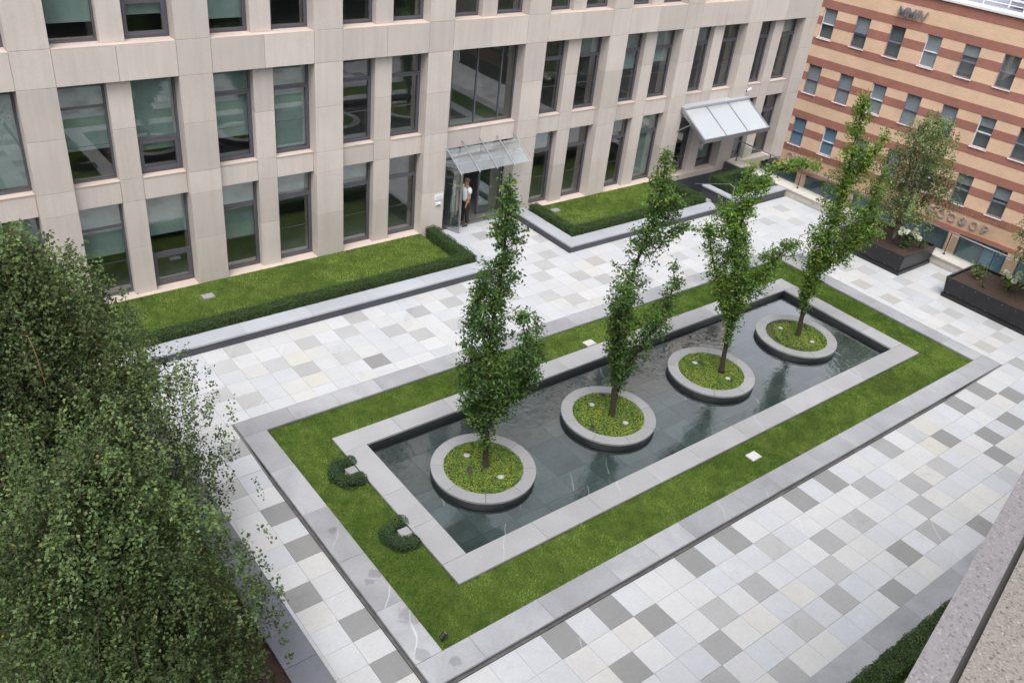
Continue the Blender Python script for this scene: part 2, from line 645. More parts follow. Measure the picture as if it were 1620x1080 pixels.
def leaves_mesh(name, P, size, mat, col, jitter=0.35, up=0.5, aspect=0.55, droop=0.0, out=None, hue=0.0):
    """kite-shaped folded leaves at points P"""
    n = len(P)
    nrm = rng.normal(size=(n, 3))
    nrm[:, 2] = np.abs(nrm[:, 2]) + up
    if out is not None:
        nrm += out * 1.2
    nrm = unit(nrm)
    d = rng.normal(size=(n, 3))
    d[:, 2] -= droop
    d = unit(d - (d * nrm).sum(1, keepdims=True) * nrm)
    s = np.cross(nrm, d)
    L = size * rng.uniform(0.65, 1.3, (n, 1))
    Wd = L * aspect * 0.5
    fold = nrm * L * 0.12
    V = np.stack([P - d * L * 0.5, P - d * L * 0.02 + s * Wd + fold, P + d * L * 0.5, P - d * L * 0.02 - s * Wd + fold], 1).reshape(-1, 3)
    idx = np.arange(n)[:, None] * 4
    F = np.concatenate([idx + np.array([[0, 1, 2]]), idx + np.array([[0, 2, 3]])], 0)
    c = np.asarray(col, float)[None, :] if np.ndim(col) == 1 else np.asarray(col)
    t = c * (1 + jitter * rng.uniform(-1, 1, (n, 1)))
    if hue:
        t = t * np.stack([1 + hue * rng.uniform(-0.5, 1, n), np.ones(n), 1 + hue * rng.uniform(-0.6, 0.6, n)], 1)
    T = np.repeat(t, 4, axis=0)
    return np_mesh(name, V, F, mat, np.clip(T, 0.004, 1))


# ------------------------------------------------------------------ dimensions
YF = 13.624                     # front plane of the stone facade
BAY, PW, X0 = 3.875, 0.906, -3.853
LX, LY = 17.333, 5.342          # pool coping, outer
CW, KW = 0.595, 0.578           # coping / kerb widths
GL, GR, GF, GB = 1.17, 1.237, 1.156, 1.075
KX0, KX1, KY0, KY1 = -GL - KW, LX + GR + KW, -GF - KW, LY + GB + KW   # kerb outer
LOW = -0.14                     # level of the paving in front
WATER = -0.20
STREET = -9.6


def ground_z(x, y):
    """paving level: flush with the kerb behind and right, a step lower in front and left"""
    if y < KY0 + 0.05:
        return LOW * min(1, max(0, (KX1 - 0.05 - x) / 3.0))
    if x < KX0 + 0.05:
        return LOW * min(1, max(0, (KY1 - 0.05 - y) / 2.2))
    return 0.0


# ------------------------------------------------------------------ setting: ground, podium, paving
g = MB()
g.quad((-400, -400, STREET), (600, -400, STREET), (600, 600, STREET), (-400, 600, STREET))
kind(g.build('ground', 'asphalt'), 'structure', 'dark asphalt street level far below the terrace')

pd = MB()
pd.box(-16, 24.6, -9.2, -1.9, STREET + 0.01, -0.30)
pd.box(-16, -1.4, -1.9, 13.55, STREET + 0.01, -0.30)
pd.box(-1.4, 24.6, -1.9, 11.2, STREET + 0.01, -0.62)
pd.box(-1.4, 19.5, 11.2, 13.55, STREET + 0.01, -0.30)
pd.box(19.5, 24.6, 11.2, 13.55, STREET + 0.01, -2.0)
podium = kind(pd.build('podium', 'dark_granite'), 'structure', 'concrete body of the raised terrace')

bed = MB()


def bedq(x0, x1, y0, y1, nx=1, ny=1):
    for i in range(nx):
        for j in range(ny):
            a, b = x0 + (x1 - x0) * i / nx, x0 + (x1 - x0) * (i + 1) / nx
            c, d = y0 + (y1 - y0) * j / ny, y0 + (y1 - y0) * (j + 1) / ny
            dz = -0.022
            if y1 <= KY0 + 0.01:
                f = lambda x, y: LOW * min(1, max(0, (KX1 - 0.05 - x) / 3.0)) + dz
            elif x1 <= KX0 + 0.01:
                f = lambda x, y: LOW * min(1, max(0, (KY1 - 0.05 - y) / 2.2)) + dz
            else:
                f = lambda x, y: dz
            bed.quad((a, c, f(a, c)), (b, c, f(b, c)), (b, d, f(b, d)), (a, d, f(a, d)))


bedq(-3.3, 24.0, -5.75, KY0, 40, 1)
bedq(-3.3, KX0, KY0, KY1, 1, 16)
bedq(KX1, 24.0, KY0, KY1)
bedq(-12, 20.4, KY1, 10.4)
bedq(20.4, 24.0, KY1, 10.3)
bedq(8.5, 11.9, 10.4, 13.95)
plaza = kind(bed.build('plaza_pavement', 'joint_light'), 'structure', 'pale stone paving of the terrace with grey tiles scattered in it')

WH = [(0.455, 0.465, 0.49), (0.44, 0.45, 0.475), (0.475, 0.48, 0.495), (0.455, 0.46, 0.475), (0.425, 0.44, 0.47), (0.465, 0.463, 0.463)]
SHADE = {1: (0.385, 0.39, 0.405), 2: (0.325, 0.326, 0.33), 3: (0.225, 0.225, 0.226), 4: (0.46, 0.452, 0.42), 5: (0.37, 0.357, 0.34)}
PAT = {
    'F': [(1,-4,3),(2,-6,3),(3,-4,3),(4,-8,2),(4,-5,3),(5,-7,2),(6,-9,2),(6,-6,2),(7,-4,3),(8,-8,2),(8,-6,2),(9,-4,3),(10,-8,2),(10,-5,2),(11,-7,2),(12,-9,3),(12,-6,2),(13,-4,3),(14,-8,3),(14,-6,2),(15,-4,3),(16,-8,2),(16,-5,2),(17,-7,2),(18,-9,3),(18,-6,2),(19,-4,2),(20,-6,2),(21,-5,4),(21,-4,1),(22,-8,1),(22,-5,3),(22,-4,4),(23,-7,3),(24,-6,3),(25,-4,3),(26,-6,3),(27,-4,3),(28,-5,3),(31,-4,2),(33,-6,2),(30,-7,2),(0,-7,3),(-2,-5,3),(-4,-4,3),(2,-9,2),(29,-9,2),(35,-5,2),(34,-8,2)],
    'L': [(-1,2,3),(0,-2,3),(0,0,3),(0,4,3),(0,6,3),(0,10,2),(-1,8,2),(-1,-3,3),(-1,12,2)],
    'K': [(-4,16,2),(-3,14,2),(-2,13,2),(-2,16,2),(-1,17,2),(0,15,1),(1,13,4),(1,14,2),(1,15,4),(2,16,2),(3,14,2),(4,13,3),(4,16,2),(5,17,2),(6,15,2),(7,14,2),(8,16,2),(9,14,2),(10,16,2),(11,17,2),(15,14,2),(16,13,2),(16,16,2),(16,22,2),(17,17,2),(18,15,2),(18,18,2),(19,14,2),(19,20,2),(20,16,5),(23,17,1),(24,12,2),(25,14,2),(26,12,2),(27,14,2),(13,15,2),(12,13,2),(21,13,2),(29,16,2),(30,13,2),(-6,15,2),(-8,13,2),(-9,17,2)],
    'R': [(30,-4,3),(31,-5,3),(34,-4,2),(35,-2,5),(35,0,2),(35,4,5),(35,6,5),(36,2,2),(36,8,2),(37,-2,2),(37,1,2),(37,4,2),(37,7,2),(38,-1,2),(38,5,2),(39,3,1),(39,14,2),(41,4,5),(36,12,2),(38,10,2),(40,8,2),(40,16,2),(37,15,2),(41,12,2),(39,-3,2)],
}
GRID = {'F': (.361, .625, .214, .595), 'L': (-2.09, .6, .292, .585), 'K': (.197, .6, .399, .56), 'R': (.119, .56, .220, .57)}
ZONES = [('F', -3.12, 23.82, -5.62, KY0 - 0.055), ('L', -3.2, KX0 - 0.055, KY0 - 0.05, KY1), ('K', -9.0, KX1, KY1 + 0.004, 10.235),
         ('K', 8.62, 11.74, 10.24, 13.70), ('R', KX1 + 0.004, 23.82, KY0 - 0.05, 10.1)]
tiles = []
for zn, xa, xb, ya, yb in ZONES:
    gx, px, gy, py = GRID[zn]
    pat = {(a, b): c for a, b, c in PAT[zn]}
    for i in range(math.floor((xa - gx) / px) - 1, math.ceil((xb - gx) / px) + 2):
        for j in range(math.floor((ya - gy) / py) - 1, math.ceil((yb - gy) / py) + 2):
            x0, x1 = max(xa, gx + (i - .5) * px), min(xb, gx + (i + .5) * px)
            y0, y1 = max(ya, gy + (j - .5) * py), min(yb, gy + (j + .5) * py)
            if xb - x1 < 0.15:
                x1 = xb
            if yb - y1 < 0.15:
                y1 = yb
            if x0 - xa < 0.15:
                x0 = xa
            if y0 - ya < 0.15:
                y0 = ya
            if gx + i * px < xa or gx + i * px > xb or gy + j * py < ya or gy + j * py > yb:
                if min(x1, gx + (i + .5) * px) - max(x0, gx + (i - .5) * px) < 0.15 or min(y1, gy + (j + .5) * py) - max(y0, gy + (j - .5) * py) < 0.15:
                    continue
            c = pat.get((i, j))
            col = SHADE[c] if c else random.choice(WH)
            if c == 2:
                f_ = random.uniform(.88, 1.12) * (1.12 if zn in 'KR' else 1.0)
                col = tuple(v * f_ for v in col)
            if not c and zn == 'F' and random.random() < 0.10:
                col = (0.47, 0.468, 0.46)
            k = random.uniform(0.975, 1.025)
            tiles.append((x0, x1, y0, y1, tuple(v * k for v in col)))


def in_view(p, mx=1.02):
    d = np.asarray(p) - CAM
    z = d @ FW
    if z < 0.1:
        return False
    return abs(d @ RT) / z < 810 / 1399.57 * mx and abs(d @ UP) / z < 540 / 1399.57 * mx


def shown(t):
    c = np.array([(t[0] + t[1]) / 2, (t[2] + t[3]) / 2, 0])
    hid = (c[0] < -2.7 and c[1] > -0.5) or not in_view(c)
    return (1 if hid else 0, np.linalg.norm(c - CAM))


tiles.sort(key=shown)
cache = {}
JG = 0.004
for (x0, x1, y0, y1, col) in tiles[:298]:
    lx, ly = round(x1 - x0 - JG, 3), round(y1 - y0 - JG, 3)
    if (lx, ly) not in cache:
        cache[(lx, ly)] = slab_mesh('paving_tile', lx, ly, 0.03, 'paver', 0.003)
    cx, cy = (x0 + x1) / 2, (y0 + y1) / 2
    z = ground_z(cx, cy)
    o = link('paving_tile', cache[(lx, ly)], plaza, (cx, cy, z + random.uniform(-0.0012, 0.0012)))
    zx = (ground_z(x1 - .01, cy) - ground_z(x0 + .01, cy)) / (x1 - x0)
    zy = (ground_z(cx, y1 - .01) - ground_z(cx, y0 + .01)) / (y1 - y0)
    o.rotation_euler = (zy, -zx, 0)
    o.color = (*col, 1)
V, F, T, S = [], [], [], []
for (x0, x1, y0, y1, col) in tiles[298:]:
    a, b, c, d = x0 + JG / 2, x1 - JG / 2, y0 + JG / 2, y1 - JG / 2
    n = len(V)
    tz = [ground_z(*q) for q in ((a, c), (b, c), (b, d), (a, d))]
    V += [(a, c, tz[0]), (b, c, tz[1]), (b, d, tz[2]), (a, d, tz[3]), (a, c, tz[0] - .03), (b, c, tz[1] - .03), (b, d, tz[2] - .03), (a, d, tz[3] - .03)]
    for q in ((0, 1, 2, 3), (0, 4, 5, 1), (1, 5, 6, 2), (2, 6, 7, 3), (3, 7, 4, 0)):
        F.append([n + i for i in q])
    T += [col] * 8
    S += [random.random()] * 8
o = link('paving_tile', np_mesh('paving_tile', np.array(V), np.array(F), 'paver_far', np.array(T), np.array(S)), plaza)
kind(o, 'stuff', 'farther pale and grey paving tiles of the terrace')

# ------------------------------------------------------------------ lawn kerb (outer frame)
def stones_along(parent, name, mat, x0, x1, y0, y1, T, along, step, z=0.0, jit=0.25, over=0.0):
    a, b = (x0, x1) if along == 'x' else (y0, y1)
    cuts = [a]
    while b - cuts[-1] > step * 1.55:
        cuts.append(cuts[-1] + step * random.uniform(1 - jit, 1 + jit))
    cuts.append(b)
    for p, q in zip(cuts[:-1], cuts[1:]):
        if along == 'x':
            me = slab_mesh(name, q - p - 0.004, y1 - y0, T, mat, 0.005)
            loc = ((p + q) / 2, (y0 + y1) / 2, z)
        else:
            me = slab_mesh(name, x1 - x0, q - p - 0.004, T, mat, 0.005)
            loc = ((x0 + x1) / 2, (p + q) / 2, z)
        link(name, me, parent, (loc[0], loc[1], z + random.uniform(-0.001, 0.001)))


kerb = thing('lawn_kerb', 'blue grey stone kerb framing the lawn around the pool', 'kerb')
stones_along(kerb, 'kerb_stone', 'kerb_stone', KX0, KX1, KY0, KY0 + KW, 0.055, 'x', 1.5)
stones_along(kerb, 'kerb_stone', 'kerb_stone', KX0, KX1, KY1 - KW, KY1, 0.055, 'x', 1.3)
stones_along(kerb, 'kerb_stone', 'kerb_stone', KX0, KX0 + KW, KY0 + KW + .004, KY1 - KW - .004, 0.055, 'y', 1.45)
stones_along(kerb, 'kerb_stone', 'kerb_stone', KX1 - KW, KX1, KY0 + KW + .004, KY1 - KW - .004, 0.055, 'y', 1.35)
m = MB()
i_ = 0.05
for a, b, c, d in ((KX0 + i_, KX1 - i_, KY0 + i_, KY0 + KW - .012), (KX0 + i_, KX1 - i_, KY1 - KW + .012, KY1 - i_),
                   (KX0 + i_, KX0 + KW - .012, KY0 + KW - .012, KY1 - KW + .012), (KX1 - KW + .012, KX1 - i_, KY0 + KW - .012, KY1 - KW + .012)):
    m.box(a, b, c, d, -0.5, -0.056)
m.build('kerb_base', 'dark_granite', kerb)
# narrow drain ledge at the kerb foot, its dark colour painting the kerb's shadow
m = MB()
m.box(KX0 - 0.045, KX0 + 0.045, KY0 - 0.045, KY1 - 2.0, LOW - 0.06, LOW + 0.012)
m.box(KX0 + 0.05, KX1 - 3.2, KY0 - 0.045, KY0 + 0.045, LOW - 0.06, LOW + 0.012)
m.build('drain_channel', 'shaded_drain_stone', kerb)

# ------------------------------------------------------------------ pool
pool = thing('reflecting_pool', 'rectangular dark green pool with pale stone coping', 'pool')
stones_along(pool, 'coping_stone', 'coping_stone', 0, LX, 0, CW, 0.06, 'x', 1.9)
stones_along(pool, 'coping_stone', 'coping_stone', 0, LX, LY - CW, LY, 0.06, 'x', 1.9)
stones_along(pool, 'coping_stone', 'coping_stone', 0, CW, CW + .004, LY - CW - .004, 0.06, 'y', 1.3)
stones_along(pool, 'coping_stone', 'coping_stone', LX - CW, LX, CW + .004, LY - CW - .004, 0.06, 'y', 1.3)
m = MB()
wi = CW - 0.03
for a, b, c, d in ((.03, LX - .03, .03, wi), (.03, LX - .03, LY - wi, LY - .03), (.03, wi, wi, LY - wi), (LX - wi, LX - .03, wi, LY - wi)):
    m.box(a, b, c, d, -0.6, -0.061)
m.build('basin_wall', 'pool_wall', pool)
m = MB()
m.box(wi, LX - wi, wi, LY - wi, -0.6, -0.415)
m.build('basin_floor', 'joint', pool)
px_, py_ = (LX - 2 * wi) / 18, (LY - 2 * wi) / 7
pfm = slab_mesh('floor_tile', px_ - 0.006, py_ - 0.006, 0.02, 'pool_stone', 0.003)
for i in range(18):
    for j in range(7):
        link('floor_tile', pfm, pool, (wi + (i + .5) * px_, wi + (j + .5) * py_, -0.40))
wm = MB()
wm.quad((wi, wi, WATER), (LX - wi, wi, WATER), (LX - wi, LY - wi, WATER), (wi, LY - wi, WATER))
kind(wm.build('water', 'water'), 'structure', 'shallow clear water filling the long pool')

# ------------------------------------------------------------------ lawns
def vnoise(x, y, sc, seed):
    """smooth value noise in 0..1"""
    r_ = np.random.default_rng(seed).random((64, 64))
    u, v = x * sc + 31.7, y * sc + 17.3
    i, j = np.floor(u).astype(int), np.floor(v).astype(int)
    fu, fv = u - i, v - j
    fu, fv = fu * fu * (3 - 2 * fu), fv * fv * (3 - 2 * fv)
    g_ = lambda a, b: r_[a % 64, b % 64]
    return (g_(i, j) * (1 - fu) + g_(i + 1, j) * fu) * (1 - fv) + (g_(i, j + 1) * (1 - fu) + g_(i + 1, j + 1) * fu) * fv


def lawn(name, rects, z, label, dens):
    m = MB()
    for a, b, c, d in rects:
        m.quad((a, c, z), (b, c, z), (b, d, z), (a, d, z))
    kind(m.build('lawn_bed', 'turf'), 'structure', 'turf bed under ' + label)
    P = []
    for a, b, c, d in rects:
        n = int((b - a) * (d - c) * dens)
        P.append(np.stack([rng.uniform(a + .01, b - .01, n), rng.uniform(c + .01, d - .01, n), np.full(n, z)], 1))
    P = np.concatenate(P)
    n = len(P)
    h = rng.uniform(0.022, 0.062, (n, 1))
    ang = rng.uniform(0, 2 * np.pi, n)
    wv = np.stack([np.cos(ang), np.sin(ang), np.zeros(n)], 1) * rng.uniform(.0045, .0095, (n, 1))
    lean = rng.normal(size=(n, 3)) * 0.55
    lean[:, 2] = 1
    tip = P + unit(lean) * h
    V = np.stack([P - wv, P + wv, tip], 1).reshape(-1, 3)
    F = np.arange(3 * n).reshape(-1, 3)
    # slow colour drift over the lawn: fresh, mown and dry patches
    X_, Y_ = P[:, 0], P[:, 1]
    f = .45 * vnoise(X_, Y_, .8, 1) + .35 * vnoise(X_, Y_, 2.3, 2) + .35 * vnoise(X_, Y_, 6.0, 3) - .08
    f = np.clip((f - .5) * 2.4 + .5 + rng.normal(size=n) * 0.10, 0, 1)[:, None]
    c0, c1 = np.array([0.070, 0.145, 0.018]), np.array([0.235, 0.335, 0.070])
    col = c0 + (c1 - c0) * f
    dry = (rng.random(n) < 0.03 + .25 * np.clip(vnoise(X_, Y_, .55, 5) - .72, 0, 1) / .28)
    col[dry] = np.array([0.22, 0.19, 0.07])
    col *= rng.uniform(0.7, 1.3, (n, 1))
    o = link('grass', np_mesh('grass', V, F, 'grass_blade', np.repeat(col, 3, axis=0)))
    kind(o, 'stuff', label)


gx0, gx1, gy0, gy1 = KX0 + KW, KX1 - KW, KY0 + KW, KY1 - KW
lawn('pool', [(gx0, gx1, gy0, -0.002), (gx0, gx1, LY + .002, gy1), (gx0, -0.002, 0, LY), (LX + .002, gx1, 0, LY)], -0.075,
     'short mown green grass between the kerb and the pool', 2600)

# ------------------------------------------------------------------ hedges
HEDGE = (0.036, 0.075, 0.014)


def hedge(name, label, rects, z0, z1, dens=2600, leaf=0.034, col=HEDGE, cat='hedge', group=None, round_=0.0, top=1.25):
    t = thing(name, label, cat, ((rects[0][0] + rects[0][1]) / 2, (rects[0][2] + rects[0][3]) / 2, z0), group=group)
    ox, oy, oz = t.location
    m = MB()
    P, O = [], []
    for a, b, c, d in rects:
        m.box(a + .03 - ox, b - .03 - ox, c + .03 - oy, d - .03 - oy, 0, z1 - z0 - .035)
        h = z1 - z0
        for kind_, area in (('t', (b - a) * (d - c)), ('x0', (d - c) * h), ('x1', (d - c) * h), ('y0', (b - a) * h), ('y1', (b - a) * h)):
            n = int(area * dens)
            q = np.stack([rng.uniform(a, b, n), rng.uniform(c, d, n), rng.uniform(z0, z1, n)], 1)
            nr = np.zeros((n, 3))
            if kind_ == 't':
                q[:, 2] = z1
                nr[:, 2] = 1
            elif kind_[0] == 'x':
                q[:, 0] = a if kind_ == 'x0' else b
                nr[:, 0] = -1 if kind_ == 'x0' else 1
            else:
                q[:, 1] = c if kind_ == 'y0' else d
                nr[:, 1] = -1 if kind_ == 'y0' else 1
            bumpy = 0.018 * np.sin(q[:, 0] * 9 + q[:, 1] * 7) + 0.012 * np.sin(q[:, 0] * 23 - q[:, 1] * 19)
            q += nr * (bumpy[:, None] + rng.normal(size=(n, 1)) * 0.014)
            P.append(q)
            O.append(nr)
    P, O = np.concatenate(P), np.concatenate(O)
    c = np.array(col)[None, :] * np.where(O[:, 2:3] > .5, top, 0.85) * np.ones((len(P), 1))
    c = np.array(col)[None, :] * np.ones((len(P), 1)) * rng.uniform(.75, 1.35, (len(P), 1))
    m.build('stem_mass', 'hedge_core', t)
    link('foliage', leaves_mesh('foliage', P - np.array([ox, oy, oz]), leaf, 'hedge_leaf', c, 0.3, 0.25, 0.6, out=O, hue=.25), t)
    return t


# ------------------------------------------------------------------ planters along the facades
CT = 0.28


def planter(label, rects_cap, walls, soil=None, cap='planter_cap', top=CT, group=None):
    t = thing('lawn_planter', label, 'planter', group=group)
    for (a, b, c, d, al) in rects_cap:
        stones_along(t, 'coping_stone', cap, a, b, c, d, 0.06, al, 1.75, top, 0.2)
    m = MB()
    for a, b, c, d in walls:
        m.box(a, b, c, d, LOW - 0.1, top - 0.061)
    m.build('planter_wall', 'dark_granite', t)
    return t


planter('long low planter with grey coping in front of the left facade',
        [(-12, 8.6, 10.2, 10.76, 'x'), (8.15, 8.6, 10.764, 13.2, 'y')],
        [(-12, 8.55, 10.25, 10.7), (8.2, 8.55, 10.7, 13.6)])
lawn('left', [(-9.5, 7.75, 11.15, 13.6)], 0.12, 'striped mown grass in the planter left of the entrance', 1500)
hedge('box_hedge', 'low clipped hedge along the planter left of the entrance', [(-9.5, 8.13, 10.78, 11.16), (7.75, 8.13, 11.16, 13.3)], 0.1, 0.50, 2300)

planter('low planter with grey coping right of the entrance',
        [(11.75, 19.6, 10.2, 10.76, 'x'), (11.75, 12.28, 10.764, 13.55, 'y')],
        [(11.8, 19.55, 10.25, 10.7), (11.8, 12.22, 10.7, 13.6), (19.2, 19.55, 10.7, 13.55)])
lawn('right', [(12.7, 19.0, 11.15, 13.6)], 0.12, 'mown grass in the planter right of the entrance', 1500)
hedge('box_hedge', 'low clipped hedge along the planter right of the entrance',
      [(12.30, 19.42, 10.78, 11.16), (12.30, 12.70, 11.16, 13.3), (19.02, 19.42, 11.16, 12.9)], 0.1, 0.50, 2300)

t = planter('small raised planter beside the sunken stair', [(20.5, 23.75, 10.12, 10.55, 'x'), (20.5, 20.85, 10.554, 12.0, 'y')],
            [(20.55, 23.75, 10.16, 12.0)], top=0.36)
hedge('box_hedge', 'dense dark hedge in the small raised planter by the stair',
      [(20.9, 23.3, 10.6, 11.0), (20.9, 21.25, 11.0, 12.0), (21.25, 23.3, 11.65, 12.0)], 0.3, 0.72, 2200)

planter('planter with polished dark coping under the birch trees', [(-3.83, -3.2, -5.6, 10.15, 'y')], [(-3.78, -3.25, -5.55, 10.1)], cap='polished_granite')
m = MB()
m.quad((-12, -5.6, 0.12), (-3.8, -5.6, 0.12), (-3.8, 10.15, 0.12), (-12, 10.15, 0.12))
kind(m.build('planting_soil', 'soil'), 'structure', 'dark soil under the birch trees')

planter('planter with pale coping along the near building', [(-3.1, 24.0, -6.05, -5.52, 'x')], [(-3.05, 23.9, -6.0, -5.57)], cap='kerb_stone')
hedge('box_hedge', 'clipped hedge at the foot of the near building', [(1.5, 15.0, -6.5, -6.07)], 0.1, 0.55, 2300, 0.04)
m = MB()
m.quad((-4, -9.2, 0.12), (24, -9.2, 0.12), (24, -6.4, 0.12), (-4, -6.4, 0.12))
kind(m.build('lawn_bed', 'turf'), 'structure', 'turf bed behind the hedge of the near building')

# ------------------------------------------------------------------ terrace parapet with glass railing
par = thing('terrace_parapet', 'low cream stone parapet along the far end of the terrace', 'parapet')
ys = np.linspace(-9.0, 13.5, 13)
capm = slab_mesh('coping_stone', 0.74, ys[1] - ys[0] - 0.005, 0.05, 'cream_stone', 0.006)
wlm = slab_mesh('wall_panel', 0.6, ys[1] - ys[0] - 0.005, 0.55, 'cream_stone', 0.003)
for a, b in zip(ys[:-1], ys[1:]):
    link('coping_stone', capm, par, (24.2, (a + b) / 2, 0.34))
    link('wall_panel', wlm, par, (24.17, (a + b) / 2, 0.287))
rail = thing('glass_railing', 'glass railing with slim steel posts on the far parapet', 'railing')
m = MB()
m.tube([(24.28, -8.9, 1.22), (24.28, 13.55, 1.22)], 0.026, 10)
m.build('handrail', 'steel', rail)
pym = np.linspace(-8.6, 13.35, 14)
for i, y in enumerate(pym):
    MB().box(24.255, 24.305, y - 0.012, y + 0.012, 0.342, 1.2).box(24.23, 24.33, y - .05, y + .05, 0.342, 0.352).build('post', 'dark_steel', rail)
    if i + 1 < len(pym):
        MB().box(24.276, 24.286, y + 0.05, pym[i + 1] - 0.05, 0.42, 1.12).build('pane', 'rail_glass', rail)

# ------------------------------------------------------------------ stone office building
off = thing('office_building', 'pale beige stone office building with deep grid of tall windows', 'building', (0, YF, 0))
Z1T, Z2S, Z2T, Z3S, Z3T, ZTOP = 2.95, 3.60, 6.28, 7.20, 9.9, 11.2
PIER, REC, WREC = 0.60, 0.20, 0.42
B0, B1 = -2, 8                       # bays
GAP = 0.004
core = MB()
pm_cache = {}


def panel(x0, x1, y0, y1, z0, z1, name='facing_stone'):
    key = (round(x1 - x0, 3), round(y1 - y0, 3), round(z1 - z0, 3))
    if key not in pm_cache:
        a, b, c = key
        pm_cache[key] = panel_mesh(name, GAP, a - GAP, 0, b, GAP, c - GAP, 'facade_stone')
    link(name, pm_cache[key], off, (x0, y0 + random.uniform(-.0015, .0015), z0))


def cbox(x0, x1, y0, y1, z0, z1):
    core.box(x0 + .02, x1 - .02, y0 + .02, y1, z0, z1)


win_specs = []
for b in range(B0, B1 + 1):
    xp = X0 + b * BAY
    # wide pillar
    zs = [-0.12, 1.55, Z1T, Z2S, (Z2S + Z2T) / 2 + .05, Z2T, Z3S, 8.6, Z3T, ZTOP]
    for za, zb in zip(zs[:-1], zs[1:]):
        panel(xp, xp + PW, 0, 0.55, za, zb)
    cbox(xp, xp + PW, 0, 0.53, -0.3, ZTOP - .05)
    if b == B1:
        break
    a, c = xp + PW, xp + BAY                       # opening
    mid = (a + c) / 2
    # upper spandrel (proud) and its ledge, cornice band
    panel(a, mid, 0, 0.5, Z2T, Z3S - .03)
    panel(mid, c, 0, 0.5, Z2T, Z3S - .03)
    cbox(a, c, 0, 0.48, Z2T + .03, Z3S - .06)
    panel(a, mid, 0, 0.5, Z3T, ZTOP)
    panel(mid, c, 0, 0.5, Z3T, ZTOP)
    cbox(a, c, 0, 0.48, Z3T + .03, ZTOP - .06)
    me = slab_mesh('sill', c - a - .008, 0.50, 0.03, 'sill_stone', 0.004)
    link('sill', me, off, (mid, 0.25, Z3S))
    # lower spandrel
    p0, p1 = mid - PIER / 2, mid + PIER / 2
    if b == 3:
        panel(a, mid, REC, 0.6, Z1T, Z2S - .03)
        panel(mid, c, REC, 0.6, Z1T, Z2S - .03)
        me = slab_mesh('sill', c - a - .008, 0.36, 0.03, 'sill_stone', 0.004)
        link('sill', me, off, (mid, REC + .16, Z2S))
    else:
        for q0, q1 in ((a, p0), (p0, p1), (p1, c)):
            panel(q0, q1, REC, 0.6, Z1T, Z2S - .03 if (q0, q1) != (p0, p1) else Z2S)
        for q0, q1 in ((a, p0), (p1, c)):
            me = slab_mesh('sill', q1 - q0 - .008, 0.36, 0.03, 'sill_stone', 0.004)
            link('sill', me, off, ((q0 + q1) / 2, REC + .16, Z2S))
        me = slab_mesh('plinth_ledge', c - a - .008, 0.55, 0.22, 'sill_stone', 0.006)
        link('plinth_ledge', me, off, (mid, 0.275, 0.10))
        for za, zb in ((0.10, 1.55), (1.55, Z1T)):
            panel(p0, p1, REC, 0.6, za, zb)
        for za, zb in ((Z2S, (Z2S + Z2T) / 2 + .05), ((Z2S + Z2T) / 2 + .05, Z2T)):
            panel(p0, p1, REC, 0.6, za, zb)
        cbox(p0, p1, REC, 0.58, 0.1, Z2T)
    cbox(a, c, REC, 0.58, Z1T + .03, Z2S - .06)
    for za, zb in ((Z3S, 8.6), (8.6, Z3T)):
        panel(p0, p1, REC, 0.6, za, zb)
    cbox(p0, p1, REC, 0.58, Z3S, Z3T)
    for lv, (za, zb) in enumerate(((0.10, Z1T), (Z2S, Z2T), (Z3S, Z3T))):
        if b == 3 and lv == 0:
            continue
        if b == 3 and lv == 1:
            win_specs.append((a, c, za, zb, b, lv, 'big'))
            continue
        win_specs.append((a, p0, za, zb, b, lv, 'l'))
        win_specs.append((p1, c, za, zb, b, lv, 'r'))
core.build('wall_core', 'joint', off)
for b in range(B0, B1 + 1):                    # unseen blank top wall, added to shape what the water reflects
    xa_ = X0 + b * BAY
    xe_ = xa_ + (BAY if b < B1 else PW)
    MB().box(xa_ + .004, xe_ - .004, .6, 1.0, ZTOP - .015, 12.6).build('added_top_wall', 'facade_stone', off)

# rooms behind the glass
rm = MB()
xl, xr = X0 + B0 * BAY + .1, X0 + B1 * BAY + PW - .1
rm.box(xl, xr, 4.6, 4.8, -0.3, ZTOP - .1)
rm.box(xl, xl + .2, .62, 4.6, -0.3, ZTOP - .1)
rm.box(xr - .2, xr, .56, 4.6, -0.3, ZTOP - .1)
rm.build('room_wall', 'interior', off)
for z in (-0.06, 3.28, 6.95):
    MB().box(xl + .21, xr - .21, .62, 4.58, z - .24, z).build('room_floor', 'interior_floor', off)
rf = MB()
rf.box(xl - .1, xr + .1, .56, 14, ZTOP - .12, ZTOP - .02)
rf.box(xl - .1, xr + .1, 4.81, 14, STREET - YF * 0 + .02, ZTOP - .13)
rf.build('roof', 'dark_granite', off)

FD = 0.07
SASHES = {}


